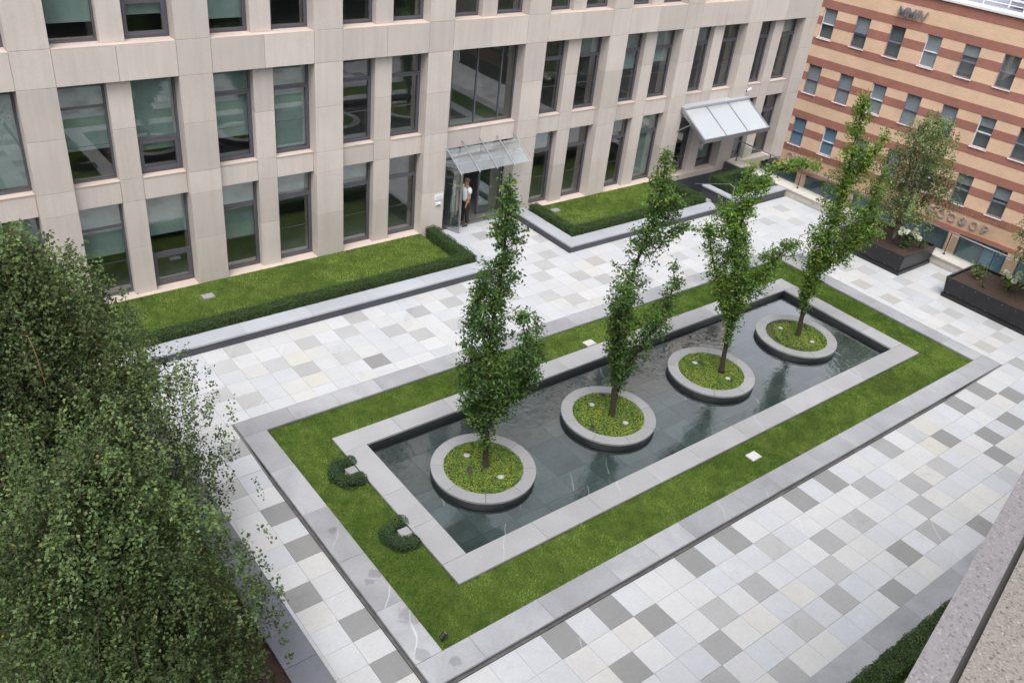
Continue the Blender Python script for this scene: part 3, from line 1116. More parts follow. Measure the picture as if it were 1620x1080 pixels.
def window(a, c, z0, z1, b, lv, side):
    """grey metal window with transom; local frame at its own lower left corner"""
    W_, H_ = c - a, z1 - z0
    wn = bpy.data.objects.new('window', None)
    COL.objects.link(wn)
    wn.empty_display_size = .1
    wn.parent = off
    wn.location = (a, WREC, z0)
    m = MB()
    e = 0.055
    m.box(0, e, 0, FD, 0, H_).box(W_ - e, W_, 0, FD, 0, H_).box(e, W_ - e, 0, FD, 0, e).box(e, W_ - e, 0, FD, H_ - e, H_)
    sash = None
    if side == 'big':
        for k in (0.105, 0.45, 0.79):
            m.box(W_ * k - .025, W_ * k + .025, 0.002, FD - .002, e, H_ - e)
    else:
        # transom at top quarter (right of the drawing) or a low tilt sash (far left)
        hash_ = (b * 7 + lv * 3 + (0 if side == 'l' else 1)) % 5
        low = (b == 0 and side == 'r')
        tz = H_ * (0.36 if low else 0.74)
        if b >= 0 or low or lv == 2:
            m.box(e, W_ - e, 0.002, FD - .002, tz - .03, tz + .03)
        if low:
            s0, s1 = e + .01, tz - .035
            sash = (e + .005, W_ - e - .005, s0, s1)
        elif b >= 1:
            sash = (e + .005, W_ - e - .005, e + .005, tz - .035)
    m.build('frame', 'window_frame', wn)
    if sash:
        s = MB()
        x0, x1, q0, q1 = sash
        k = 0.095 if low else 0.05
        s.box(x0, x0 + k, -.018, FD - .02, q0, q1).box(x1 - k, x1, -.018, FD - .02, q0, q1)
        s.box(x0 + k, x1 - k, -.018, FD - .02, q0, q0 + k).box(x0 + k, x1 - k, -.018, FD - .02, q1 - k, q1)
        s.build('sash', 'window_frame', wn)
    MB().quad((e, FD * .5, e), (W_ - e, FD * .5, e), (W_ - e, FD * .5, H_ - e), (e, FD * .5, H_ - e)).build('pane', 'window_glass', wn)
    if side != 'big' and lv < 2 and b >= 0:
        g_ = MB()
        g_.box(e, W_ - e, FD * .5 - .012, FD * .5 - .004, H_ * .36 - .008, H_ * .36 + .008)
        g_.build('guard_rail', 'window_frame', wn)
    # roller blinds, lowest in the offices left of the entrance
    dz = {(-2, 1, 'r'): .8, (-1, 1, 'l'): .7, (-1, 1, 'r'): .97, (0, 1, 'l'): .70, (0, 1, 'r'): .78, (1, 1, 'l'): .76, (1, 1, 'r'): .96,
          (-1, 0, 'r'): .7, (0, 0, 'l'): .58, (0, 0, 'r'): .46, (1, 0, 'l'): .66, (1, 0, 'r'): .24, (2, 0, 'l'): .22,
          (-1, 2, 'r'): .6, (0, 2, 'l'): .84, (0, 2, 'r'): .80, (1, 2, 'l'): .88, (1, 2, 'r'): .62, (2, 2, 'l'): .70, (3, 2, 'l'): .6,
          (4, 0, 'l'): .26, (4, 1, 'r'): .30, (5, 1, 'l'): .55, (5, 1, 'r'): .50, (5, 0, 'r'): .95, (6, 0, 'r'): .9, (6, 1, 'l'): .34,
          (7, 0, 'l'): .9, (7, 1, 'r'): .3, (4, 2, 'r'): .6, (6, 2, 'l'): .6}.get((b, lv, side))
    if dz:
        MB().box(.02, W_ - .02, .17, .18, H_ * (1 - dz), H_ - .02).build('blind', 'blind', wn)


for s in win_specs:
    window(*s)

# entrance: recess, glazed front, open leaf
EA, EC = X0 + 3 * BAY + PW, X0 + 4 * BAY
ent = bpy.data.objects.new('entrance', None)
COL.objects.link(ent)
ent.parent = off
m = MB()
m.box(EA, EC, 0.34, 4.5, -0.10, 0.001)
m.build('lobby_floor', 'lobby_floor', ent)
m = MB()
for x in (EA + .02, EA + .98, EC - 1.05, EC - .08):
    m.box(x, x + .06, .62, .70, 0.002, Z1T - .01)
m.box(EA + .08, EC - .08, .625, .695, 2.32, 2.40)
m.box(EA + .08, EC - .08, .625, .695, Z1T - .08, Z1T - .02)
m.build('door_frame', 'window_frame', ent)
MB().box(EC - .99, EC - .08, .65, .662, .05, 2.32).build('door_pane', 'window_glass', ent)
MB().box(EA + .08, EC - .08, .65, .662, 2.40, Z1T - .08).build('transom_pane', 'window_glass', ent)
MB().box(EA + .08, EA + .98, .65, .662, .05, 2.32).build('door_pane', 'window_glass', ent)
leaf = bpy.data.objects.new('door_leaf', None)
COL.objects.link(leaf)
leaf.parent = ent
leaf.location = (EA + .10, .42, 0)
leaf.rotation_euler = (0, 0, math.radians(-68))
m = MB()
m.box(0, .06, 0, .05, .03, 2.3).box(.84, .90, 0, .05, .03, 2.3).box(.06, .84, 0, .05, .03, .13).box(.06, .84, 0, .05, 2.2, 2.3)
lf = m.build('leaf_frame', 'steel', off)
lp = MB().box(.06, .84, .02, .03, .13, 2.2).build('leaf_pane', 'window_glass', off)
lh = MB().tube([(.76, -.05, .7), (.76, -.05, 1.6)], .016).build('pull_handle', 'steel', off)
for o_ in (lf, lp, lh):
    o_.parent = leaf
bpy.data.objects.remove(bpy.data.objects['door_leaf_tmp']) if 'door_leaf_tmp' in bpy.data.objects else None

# plates on the pillar by the door, camera on the wall
PX = X0 + 3 * BAY
pl_ = thing('wall_plate', 'white notice plate on the pillar by the entrance', 'plate', (PX + .68, YF, 1.36))
MB().box(-.17, .17, -.022, -.003, -.1, .1).build('plate', 'white_paint', pl_)
MB().box(-.10, .12, -.027, -.0225, -.06, .05).build('print', 'grey_blind', pl_)
ic = thing('door_intercom', 'small white intercom box below the notice plate', 'intercom', (PX + .66, YF, 1.10))
MB().box(-.1, .1, -.05, -.003, -.055, .055).build('housing', 'white_paint', ic)
MB().box(-.08, .08, -.054, -.0505, -.05, -.015).build('speaker_slot', 'dark_steel', ic)
sc_ = thing('security_camera', 'small white security camera above the right canopy', 'camera', (24.35, YF + REC, 3.42))
MB().tube([(0, 0, 0.02), (0, -.16, 0.02)], .02).build('bracket', 'dark_steel', sc_)
MB().tube([(-.13, -.2, -.02), (.11, -.2, .06)], .055, 12).build('camera_body', 'white_paint', sc_, True)
MB().tube([(-.15, -.2, -.027), (-.131, -.2, -.0203)], .035, 12).build('lens', 'black_metal', sc_)

# canopies
can = thing('entrance_canopy', 'sloping glass canopy with steel ribs over the main entrance', 'canopy', (EA, YF, 0))
WC = EC - EA
za, zb, yb = 3.02, 2.45, -0.95


def slope(y):
    return za + (zb - za) * (y / yb)


m = MB()
for i in range(4):
    x0, x1 = WC * i / 4 + .012, WC * (i + 1) / 4 - .012
    q = MB()
    y1 = yb * .93
    q.v = [(x0, -.02, slope(-.02)), (x1, -.02, slope(-.02)), (x1, y1, slope(y1)), (x0, y1, slope(y1))]
    q.v += [(a, b, c - .012) for a, b, c in q.v]
    q.f = [[3, 2, 1, 0], [4, 5, 6, 7], [0, 1, 5, 4], [1, 2, 6, 5], [2, 3, 7, 6], [3, 0, 4, 7]]
    q.mi = [0] * 6
    q.build('glass_pane', 'canopy_glass', can)
for i in range(5):
    x = WC * i / 4
    MB().tube([(x, 0.18, slope(.18) + .03), (x, yb * 1.02, slope(yb * 1.02) + .03)], .022, 8).build('rib', 'steel', can)
    MB().tube([(x, .19, 2.55), (x, yb * .55, slope(yb * .55) - .02)], .012, 6).build('strut', 'steel', can)
MB().tube([(0, yb * .55, slope(yb * .55) - .03), (WC, yb * .55, slope(yb * .55) - .03)], .016, 8).build('cross_bar', 'steel', can)

can = thing('stair_canopy', 'broad glass canopy with grey metal frame above the sunken stair', 'canopy', (20.2, YF, 0))
WC, za, zb, yb = 4.1, 3.14, 2.26, -1.5
m = MB()
m.box(0, WC, -.16, REC - .01, 3.08, 3.17)
m.build('flashing', 'planter_cap', can)
for i in range(3):
    x0, x1 = WC * i / 3 + .03, WC * (i + 1) / 3 - .03
    q = MB()
    ya, y1 = -.1, yb
    q.v = [(x0, ya, slope(ya)), (x1, ya, slope(ya)), (x1, y1, slope(y1)), (x0, y1, slope(y1))]
    q.v += [(a, b, c - .015) for a, b, c in q.v]
    q.f = [[3, 2, 1, 0], [4, 5, 6, 7], [0, 1, 5, 4], [1, 2, 6, 5], [2, 3, 7, 6], [3, 0, 4, 7]]
    q.mi = [0] * 6
    q.build('glass_pane', 'sky_white_canopy_glass', can)
for i in range(4):
    x = WC * i / 3
    q = MB()
    w_ = .045 if i in (0, 3) else .022
    h_ = .16 if i in (0, 3) else .05
    q.v = [(x - w_, 0, slope(0) + .02), (x + w_, 0, slope(0) + .02), (x + w_, yb, slope(yb) + .02), (x - w_, yb, slope(yb) + .02)]
    q.v += [(a, b, c - h_) for a, b, c in q.v]
    q.f = [[3, 2, 1, 0], [4, 5, 6, 7], [0, 1, 5, 4], [1, 2, 6, 5], [2, 3, 7, 6], [3, 0, 4, 7]]
    q.mi = [0] * 6
    q.build('rafter', 'steel', can)
MB().box(-.05, WC + .05, yb - .05, yb - .002, slope(yb) - .12, slope(yb) + .03).build('front_beam', 'steel', can)
MB().tube([(0.02, REC - .02, 2.0), (0.02, yb * .45, slope(yb * .45) - .1)], .03, 8).build('strut', 'steel', can)

# sunken stair: plinth, retaining walls, rail
st = thing('sunken_stair', 'sunken stairwell with grey granite plinth beside the facade', 'stair')
m = MB()
m.box(19.62, 24.0, YF - .03, YF + .4, -2.0, -0.125)
m.build('plinth', 'dark_granite', st)
m = MB()
m.box(23.78, 23.9, 12.02, YF - .035, -2.0, 0.28)
m.build('retaining_wall', 'dark_granite', st)
for k in range(8):
    MB().box(19.64 + .1, 20.45, 11.3 + k * .28, 11.3 + (k + 1) * .28 - .003, -1.98, -0.05 - k * .17).build('step', 'kerb_stone', st)
MB().tube([(20.3, 10.25, 0.0), (20.3, 10.25, .95), (20.3, 10.5, 1.0), (20.3, 12.2, .35)], .018, 8).build('hand_rail', 'steel', st)

# ------------------------------------------------------------------ brick building across the street
BX, BY, BTH = 41.196, 21.893, -0.10985
ax = Vector((-math.sin(BTH), -math.cos(BTH), 0))
brz = math.atan2(ax.y, ax.x)
bb = thing('brick_building', 'striped yellow and red brick building across the street', 'building', (BX, BY, STREET), brz)
S_ = 2.1185
I0, I1 = -3, 10
WWD, WHT, STO, ZH = 0.87, 1.718, 3.3, 4.168
LXA, LXB = I0 * S_ - 1.0, I1 * S_


def bz(z):
    return z - STREET


def band(z0, z1, mat, name='brick_band', proud=0.0, x0=LXA, x1=LXB):
    MB().box(x0, x1, -proud, .30, bz(z0), bz(z1)).build(name, mat, bb)


band(5.43, 5.98, 'red_brick', proud=.01)
band(4.64, 5.428, 'yellow_brick')
MB().box(LXA, LXB, .302, 11.0, .02, bz(5.9)).build('building_core', 'interior', bb)
fm = MB()
e = .045
fm.box(0, e, .1, .16, 0, WHT).box(WWD - e, WWD, .1, .16, 0, WHT).box(e, WWD - e, .1, .16, 0, e).box(e, WWD - e, .1, .16, WHT - e, WHT)
fm.box(e, WWD - e, .085, .158, WHT * .47, WHT * .47 + .06)
frame_me = fm.mesh('frame', 'white_paint')
frame_gr = fm.mesh('frame', 'lilac_metal')
pane_me = MB().quad((e, .13, e), (WWD - e, .13, e), (WWD - e, .13, WHT - e), (e, .13, WHT - e)).mesh('pane', 'street_glass')
sill_me = MB().box(-.05, WWD + .05, -.06, .1, -.05, -.003).mesh('sill', 'white_paint')
for r_ in range(3):
    zt = ZH - r_ * STO
    zs = zt - WHT
    band(zt, zt + .468, 'red_brick', proud=.008)
    if r_ < 2:
        band(zs - .448, zs, 'red_brick', proud=.008)
        band(zs - .45 - .662, zs - .45, 'yellow_brick')
    for i in range(I0, I1):
        x1 = i * S_
        seg0 = x1 + WWD
        seg1 = x1 + S_
        for (za_, zb_, mt) in ((zt - .50, zt - .002, 'yellow_brick'), (zt - .98, zt - .502, 'red_brick'), (zs + .002, zt - .982, 'yellow_brick')):
            MB().box(seg0, seg1, 0 if mt == 'yellow_brick' else -.008, .30, bz(za_), bz(zb_)).build('brick_pier', mt, bb)
        wn = bpy.data.objects.new('window', None)
        wn.empty_display_size = .1
        COL.objects.link(wn)
        wn.parent = bb
        wn.location = (x1, 0, bz(zs))
        link('frame', frame_me if (i + r_) % 3 == 0 else frame_gr, wn)
        link('pane', pane_me, wn)
        link('sill', sill_me, wn)
        rr = random.random()
        if r_ == 2 and i in (0, 1):
            MB().box(.03, WWD - .03, .19, .2, 0.02, WHT - .03).build('blind', 'blue_blind', wn)
        elif r_ == 1 and i in (0, 1, 2, 3) or r_ == 0 and i == 3 or rr < .3:
            MB().box(.03, WWD - .03, .19, .2, 0.02, WHT - .03).build('blind', 'grey_blind', wn)
        elif rr < .85:
            MB().box(.03, WWD - .03, .19, .2, WHT * rng.uniform(.35, .7), WHT - .03).build('blind', 'grey_blind', wn)
    MB().box(LXA, LXA + 1.0 - .002, 0, .3, bz(zs + .002), bz(zt - .002)).build('brick_pier', 'yellow_brick', bb)
zs = ZH - 2 * STO - WHT                       # -4.15
band(zs - .42, zs - .002, 'soldier_brick', proud=.02)
band(-5.45, zs - .422, 'beige_brick')
band(-5.72, -5.452, 'red_brick', proud=.03)
for i in range(-2, 6):                        # shop front: panes between stone piers
    x = 1.2 + i * 3.0 * 1.12
    MB().box(x, x + .62, -.02, .3, .01, bz(-5.722)).build('shop_pier', 'beige_brick', bb)
    for k in range(2):
        a = x + .62 + k * 1.37
        MB().quad((a + .04, .15, .3), (a + 1.33, .15, .3), (a + 1.33, .15, bz(-5.76)), (a + .04, .15, bz(-5.76))).build('shop_pane', 'shop_glass', bb)
        q = MB()
        q.box(a, a + .04, .1, .2, .1, bz(-5.724)).box(a + 1.33, a + 1.37, .1, .2, .1, bz(-5.724)).box(a + .04, a + 1.33, .1, .2, .1, .3)
        q.build('shop_frame', 'window_frame', bb)
        MB().box(a + .04, a + 1.33, .28, .29, .3, bz(-5.76)).build('shop_blind', 'blue_blind' if (i + k) % 3 else 'blind', bb)
# roof edge, rails and plant
MB().box(LXA, LXB, -.12, .9, bz(5.985), bz(6.10)).build('roof_edge', 'white_paint', bb)
MB().box(LXA, LXB, .9, 11.0, bz(5.91), bz(5.99)).build('roof_deck', 'lilac_metal', bb)
q = MB()
for z in (6.35, 6.62, 6.9):
    q.tube([(LXA, .75, bz(z)), (LXB, .75, bz(z))], .022, 6)
q.build('roof_rail', 'white_paint', bb)
for i in range(12):
    x = LXA + 1 + i * 2.1
    MB().tube([(x, .75, bz(6.10)), (x, .75, bz(6.92))], .025, 6).build('rail_post', 'white_paint', bb)
un = thing('roof_unit', 'white and violet metal plant on the brick building roof', 'roof plant', (BX + ax.x * 10.6 + 2.4, BY + ax.y * 10.6, 5.99), brz)
MB().box(-1.8, 2.2, 0, 1.6, .25, 1.3).build('housing', 'lilac_metal', un)
MB().box(-1.9, 2.3, -.06, 1.7, 1.302, 1.36).build('cover', 'white_paint', un)
for x in (-1.7, -.4, .9, 2.1):
    MB().box(x - .05, x + .05, -.05, 0, .002, 1.3).build('leg', 'white_paint', un)
for k in range(5):
    MB().box(-1.75, 2.15, -.03, -.002, .35 + k * .17, .45 + k * .17).build('louvre', 'white_paint', un)


# lettering
def letter(txt, x, z, size, mat, parent, depth=.04, y=-.06, name='letter', shear=0):
    cu = bpy.data.curves.new('letter', 'FONT')
    cu.body = txt
    cu.size = size
    cu.extrude = depth / 2
    cu.align_x = 'CENTER'
    cu.resolution_u = 3
    cu.offset = 0.008
    o = bpy.data.objects.new('letter_tmp', cu)
    COL.objects.link(o)
    dg = bpy.context.evaluated_depsgraph_get()
    me = bpy.data.meshes.new_from_object(o.evaluated_get(dg))
    bpy.data.objects.remove(o)
    me.materials.clear()
    me.materials.append(MATS[mat])
    k = link(name, me, parent, (x, y, z))
    k.rotation_euler = (math.pi / 2, 0, 0)
    return k


for i, ch in enumerate('БОСФОР'):
    letter(ch, 10.50 + (i - 1) * .64, bz(-5.21), .66, 'sign_metal_dark', bb)
for ch, x in (('О', .38), ('Н', .98), ('О', 1.51), ('-', 1.95), ('А', 2.37)):
    letter(ch, x, bz(-5.16), .66, 'sign_metal_dark', bb)
for i, ch in enumerate('MMIV'):
    letter(ch, 4.66 + (0, .52, .89, 1.2)[i], bz(4.74), .72, 'sign_metal', bb, depth=.10, y=-.12)

# ------------------------------------------------------------------ near building under the camera
near = thing('near_building', 'stone building carrying the camera terrace', 'building', (0, -9.5, 0))
q = MB()
q.box(-20, 28, -14, -0.25, STREET + .02, 11.9)
q.build('wall', 'facade_stone', near)
for b in range(-4, 7):
    x = X0 + b * BAY
    MB().box(x, x + PW, -.25, 0, -.1, 11.6).build('pillar', 'facade_stone', near)
    for z in (3.0, 6.4, 9.9):
        MB().box(x + PW + .004, x + BAY - .004, -.25, -.06, z, z + .8).build('spandrel', 'facade_stone', near)
    for z0, z1 in ((0.4, 2.99), (3.81, 6.39), (7.21, 9.89)):
        MB().box(x + PW + .05, x + BAY - .05, -.24, -.2, z0, z1).build('window', 'black_metal', near)
lg = thing('parapet_coping', 'speckled pinkish granite parapet ledge close to the camera', 'parapet', (-5.42, -9.11, 12.2), math.atan2(.2, .94))
slab = MB()
slab.box(-2.2, 1.2, -.068, 0, -.35, 0)
slab.build('ledge_edge', 'pink_granite', lg)
slab = MB()
slab.box(-2.2, 1.2, -.9, -.081, -.3, .012)
slab.build('ledge_slab', 'pink_granite_rough', lg)
MB().box(-2.2, 1.2, -.0805, -.0685, -.3, -.018).build('ledge_joint', 'joint', lg)

# ------------------------------------------------------------------ round planters, ground cover, uplights
TREE_X = (2.55, 6.60, 10.65, 14.65)
TY = 2.67
ORD = ('nearest the camera', 'second from the near end', 'third from the near end', 'at the far end of the pool')
R0, R1 = 0.945, 1.25


def arc_stone(a0, a1, r0, r1, z0, z1, n=7):
    m = MB()
    vs = []
    for z in (z0, z1):
        for r in (r0, r1):
            for i in range(n + 1):
                a = a0 + (a1 - a0) * i / n
                vs.append((r * math.cos(a), r * math.sin(a), z))
    m.v = vs
    k = n + 1
    for i in range(n):
        m.f += [[2 * k + i, 3 * k + i, 3 * k + i + 1, 2 * k + i + 1], [i, i + 1, k + i + 1, k + i],
                [k + i, k + i + 1, 3 * k + i + 1, 3 * k + i], [i + 1, i, 2 * k + i, 2 * k + i + 1]]
    m.f += [[0, k, 3 * k, 2 * k], [n, 2 * k + n, 3 * k + n, k + n]]
    m.mi = [0] * len(m.f)
    return m


ring_me = arc_stone(0.004, math.pi / 4 - .004, R0, R1, -.055, 0).mesh('ring_stone', 'ring_stone')
side_me = arc_stone(0, 2 * math.pi, R0 + .02, R1 - .03, -.5, -.056, 56).mesh('side_wall', 'pool_wall')
for k, x in enumerate(TREE_X):
    t = thing('round_planter', 'round grey stone planter ring in the pool, ' + ORD[k], 'planter', (x, TY, -.03), group='round planters in the pool')
    for s in range(8):
        link('ring_stone', ring_me, t, (0, 0, 0), s * math.pi / 4 + .2 + .3 * k)
    link('side_wall', side_me, t)
    so = MB()
    so.prism([(.94 * math.cos(a), .94 * math.sin(a)) for a in np.linspace(0, 2 * math.pi, 33)[:-1]], -.3, -.075)
    so.build('soil', 'mulch', t)
    n = 9000
    rr = .96 * np.sqrt(rng.random(n))
    th = rng.uniform(0, 2 * np.pi, n)
    P = np.stack([x + rr * np.cos(th), TY + rr * np.sin(th), -.09 + rng.uniform(0, .075, n)], 1)
    # bare brown rim on the far ring, creeping over the rim on the second
    dens = np.sin(P[:, 0] * 5 + k) + np.sin(P[:, 1] * 6.3 + 2 * k) + np.sin(P[:, 0] * 13 - P[:, 1] * 11)
    keep = dens > -2.45
    if k == 3:
        keep &= ~((rr > .72) & (np.sin(th - .9) > -.1) & (rng.random(n) < .8))
    P = P[keep]
    yel = (np.clip(.5 + .35 * dens[keep] / 2 + rng.normal(size=len(P)) * .25, 0, 1))[:, None]
    col = np.array([.095, .185, .025]) + yel * (np.array([.215, .275, .036]) - np.array([.095, .185, .025]))
    o = link('ground_cover', leaves_mesh('ground_cover', P, .037, 'hedge_leaf', col, .35, .9, .7))
    kind(o, 'stuff', 'bright green creeping ground cover in the round planter ' + ORD[k])
    for s, (dx, dy) in enumerate(((-.12, .52), (.12, -.52))):
        q = thing('ground_uplight', 'round %s uplight in the planter ring %s' % (('back', 'front')[s], ORD[k]), 'light', (x + dx, TY + dy, -.115), group='uplights under the trees')
        MB().tube([(0, 0, 0), (0, 0, .09)], .085, 20).build('housing', 'steel', q)
        MB().tube([(0, 0, .0905), (0, 0, .102)], .068, 20).build('lens', 'lamp_glass', q)

# ------------------------------------------------------------------ trees
HR = np.array([0.75274, -0.65832, 0.0])
HV = np.array([0.65832, 0.75274, 0.0])


def bez(pts, n):
    """smooth polyline through pts (Catmull-Rom)"""
    P = np.array([pts[0]] + list(pts) + [pts[-1]], float)
    out = []
    for i in range(1, len(P) - 2):
        for s in np.linspace(0, 1, n, endpoint=False):
            a, b, c, d = P[i - 1], P[i], P[i + 1], P[i + 2]
            out.append(.5 * (2 * b + (c - a) * s + (2 * a - 5 * b + 4 * c - d) * s ** 2 + (3 * b - a - 3 * c + d) * s ** 3))
    out.append(P[-2])
    return np.array(out)


def oak(k, base, label, limbs, nleaf, col, r_base=.075):
    t = thing('oak_tree', label, 'tree', base, group='slim trees in the pool planters')
    wood, twigs = MB(), MB()
    cent = []
    for li, pl in enumerate(limbs):
        dep = np.zeros(len(pl))
        if li:
            dep = np.cumsum(np.r_[0, rng.normal(size=len(pl) - 1) * .16]) + (.1 if li % 2 else -.12) * np.arange(len(pl))
        pts = np.array([HR * u + HV * d + np.array([0, 0, z]) for (u, z, r), d in zip(pl, dep)])
        rad = np.array([r for _, _, r in pl])
        sm = bez(np.c_[pts, rad], 8)
        n = len(sm)
        z0 = max(0, sm[0, 2])
        base_r = r_base * max(.25, 1 - z0 / 6.5) * (1 if li == 0 else .62)
        rr = np.linspace(base_r, .008, n)
        if li == 0:
            rr[:4] *= np.array([1.35, 1.18, 1.08, 1.03])
        wob = np.cumsum(rng.normal(size=(n, 3)) * .006, 0)
        wob[0] = 0
        core_ = sm[:, :3] + wob
        (wood).tube(core_, rr, 9 if li == 0 else 7)
        # twigs with leaf tufts
        seg = np.linalg.norm(np.diff(core_, axis=0), axis=1)
        for i in range(n - 1):
            r_f = sm[i, 3]
            if r_f < .07:
                continue
            m_ = rng.poisson(seg[i] * r_f * 112 + seg[i] * 8)
            for _ in range(m_):
                f = rng.random()
                o = core_[i] * (1 - f) + core_[i + 1] * f
                d = rng.normal(size=3)
                d[2] = abs(d[2]) * 1.0 + .45
                d /= np.linalg.norm(d)
                ln = r_f * (rng.random() ** .6) * 1.1
                e_ = o + d * ln - np.array([0, 0, .32 * ln])
                cent.append(e_)
                if rng.random() < .6 and ln > .12:
                    twigs.tube([o, (o + e_) / 2 + rng.normal(size=3) * .02, e_], [.010, .007, .004], 4)
    wood.build('trunk', 'bark', t, True)
    kind(twigs.build('twigs', 'bark', t), 'stuff')
    cent = np.array(cent)
    per = max(4, int(nleaf / len(cent)))
    P = np.repeat(cent, per, axis=0) + rng.normal(size=(len(cent) * per, 3)) * np.array([.075, .075, .06])
    hh = (cent[:, 2] - cent[:, 2].min()) / (np.ptp(cent[:, 2]) + 1e-6)
    tone = np.repeat((rng.uniform(.72, 1.3, len(cent)))[:, None], per, axis=0)
    young = np.repeat((rng.random(len(cent)) < .16 + .25 * hh ** 3)[:, None], per, axis=0)
    c = np.array(col)[None, :] * tone
    c = np.where(young, c * np.array([1.7, 1.45, 1.1]), c)
    link('crown', leaves_mesh('crown', P, .082, 'oak_leaf', c, .4, .35, .55, hue=.3), t)
    return t


LIMBS = [
 [[(0.04, 0.02, 0.0), (-0.01, 0.68, 0.09), (-0.08, 1.77, 0.45), (-0.16, 3.12, 0.51), (-0.13, 4.7, 0.45), (-0.08, 5.87, 0.42), (-0.08, 6.56, 0.36), (-0.11, 6.96, 0.12), (-0.14, 7.45, 0.1)], [(-0.03, 0.87, 0.09), (-0.39, 1.72, 0.36), (-0.53, 3.07, 0.33), (-0.51, 4.04, 0.3), (-0.41, 4.96, 0.27)], [(-0.03, 1.24, 0.15), (0.3, 2.35, 0.45), (0.56, 3.23, 0.39), (0.61, 4.03, 0.21), (0.43, 4.78, 0.1)], [(-0.03, 1.6, 0.15), (0.59, 2.22, 0.33), (0.85, 3.1, 0.24), (0.76, 3.98, 0.09)]],
 [[(0.09, -0.03, 0.0), (-0.01, 1.27, 0.13), (-0.06, 2.58, 0.4), (-0.07, 3.99, 0.43), (0.05, 5.01, 0.43), (0.2, 6.13, 0.36), (0.16, 7.24, 0.12)], [(0.09, -0.03, 0.0), (0.23, 1.3, 0.17), (0.54, 2.3, 0.5), (0.86, 3.07, 0.46), (1.06, 3.98, 0.23), (0.99, 4.39, 0.12)], [(-0.01, 1.27, 0.13), (-0.16, 2.2, 0.33), (-0.28, 3.45, 0.36), (-0.28, 4.31, 0.26)], [(0.25, 4.71, 0.26), (0.66, 5.25, 0.2), (1.18, 5.35, 0.18)], [(0.09, 5.18, 0.33), (0.44, 5.85, 0.3), (0.53, 6.4, 0.15)]],
 [[(0.25, 0.08, 0.0), (0.17, 1.2, 0.11), (0.12, 2.02, 0.33), (-0.03, 3.18, 0.47), (-0.41, 4.43, 0.47), (-0.73, 5.1, 0.33)], [(-0.03, 3.18, 0.36), (-0.25, 4.81, 0.33), (-0.24, 5.77, 0.16), (-0.18, 6.06, 0.09)], [(0.11, 2.22, 0.36), (0.55, 3.26, 0.44), (0.85, 4.05, 0.33), (1.13, 4.36, 0.16)], [(-0.21, 4.64, 0.25), (0.06, 5.55, 0.29), (0.51, 5.95, 0.24), (1.28, 6.19, 0.15)], [(0.12, 1.81, 0.25), (-0.4, 2.94, 0.33), (-0.85, 4.19, 0.29), (-1.03, 4.71, 0.16)]],
 [[(0.05, -0.03, 0.0), (-0.04, 1.22, 0.16), (-0.06, 1.98, 0.43), (-0.01, 3.45, 0.63), (-0.02, 5.03, 0.55), (-0.12, 6.49, 0.35), (-0.25, 7.72, 0.12)], [(-0.03, 2.2, 0.35), (0.64, 3.44, 0.55), (0.96, 4.47, 0.39), (0.98, 5.62, 0.16)], [(-0.07, 1.32, 0.24), (-0.18, 2.6, 0.39), (-0.3, 3.92, 0.35)], [(0.49, 3.01, 0.35), (1.41, 3.64, 0.22)], [(0.03, 4.84, 0.28), (0.47, 6.11, 0.26), (0.71, 6.71, 0.12)]],
]
oak(0, (TREE_X[0], TY, -.1), 'dense dark green column tree in the planter nearest the camera', LIMBS[0], 21000, (.056, .118, .030))
oak(1, (TREE_X[1], TY, -.1), 'loose two-stemmed column tree in the second planter from the near end', LIMBS[1], 14000, (.060, .122, .029))
oak(2, (TREE_X[2], TY, -.1), 'short spreading tree with one arm reaching right, in the third planter', [[(u * 1.15, z, r * 1.1) for u, z, r in pl] for pl in LIMBS[2]], 15500, (.080, .160, .028))
oak(3, (TREE_X[3], TY, -.1), 'tall bright green tapering tree in the far planter', LIMBS[3], 17000, (.092, .172, .028))


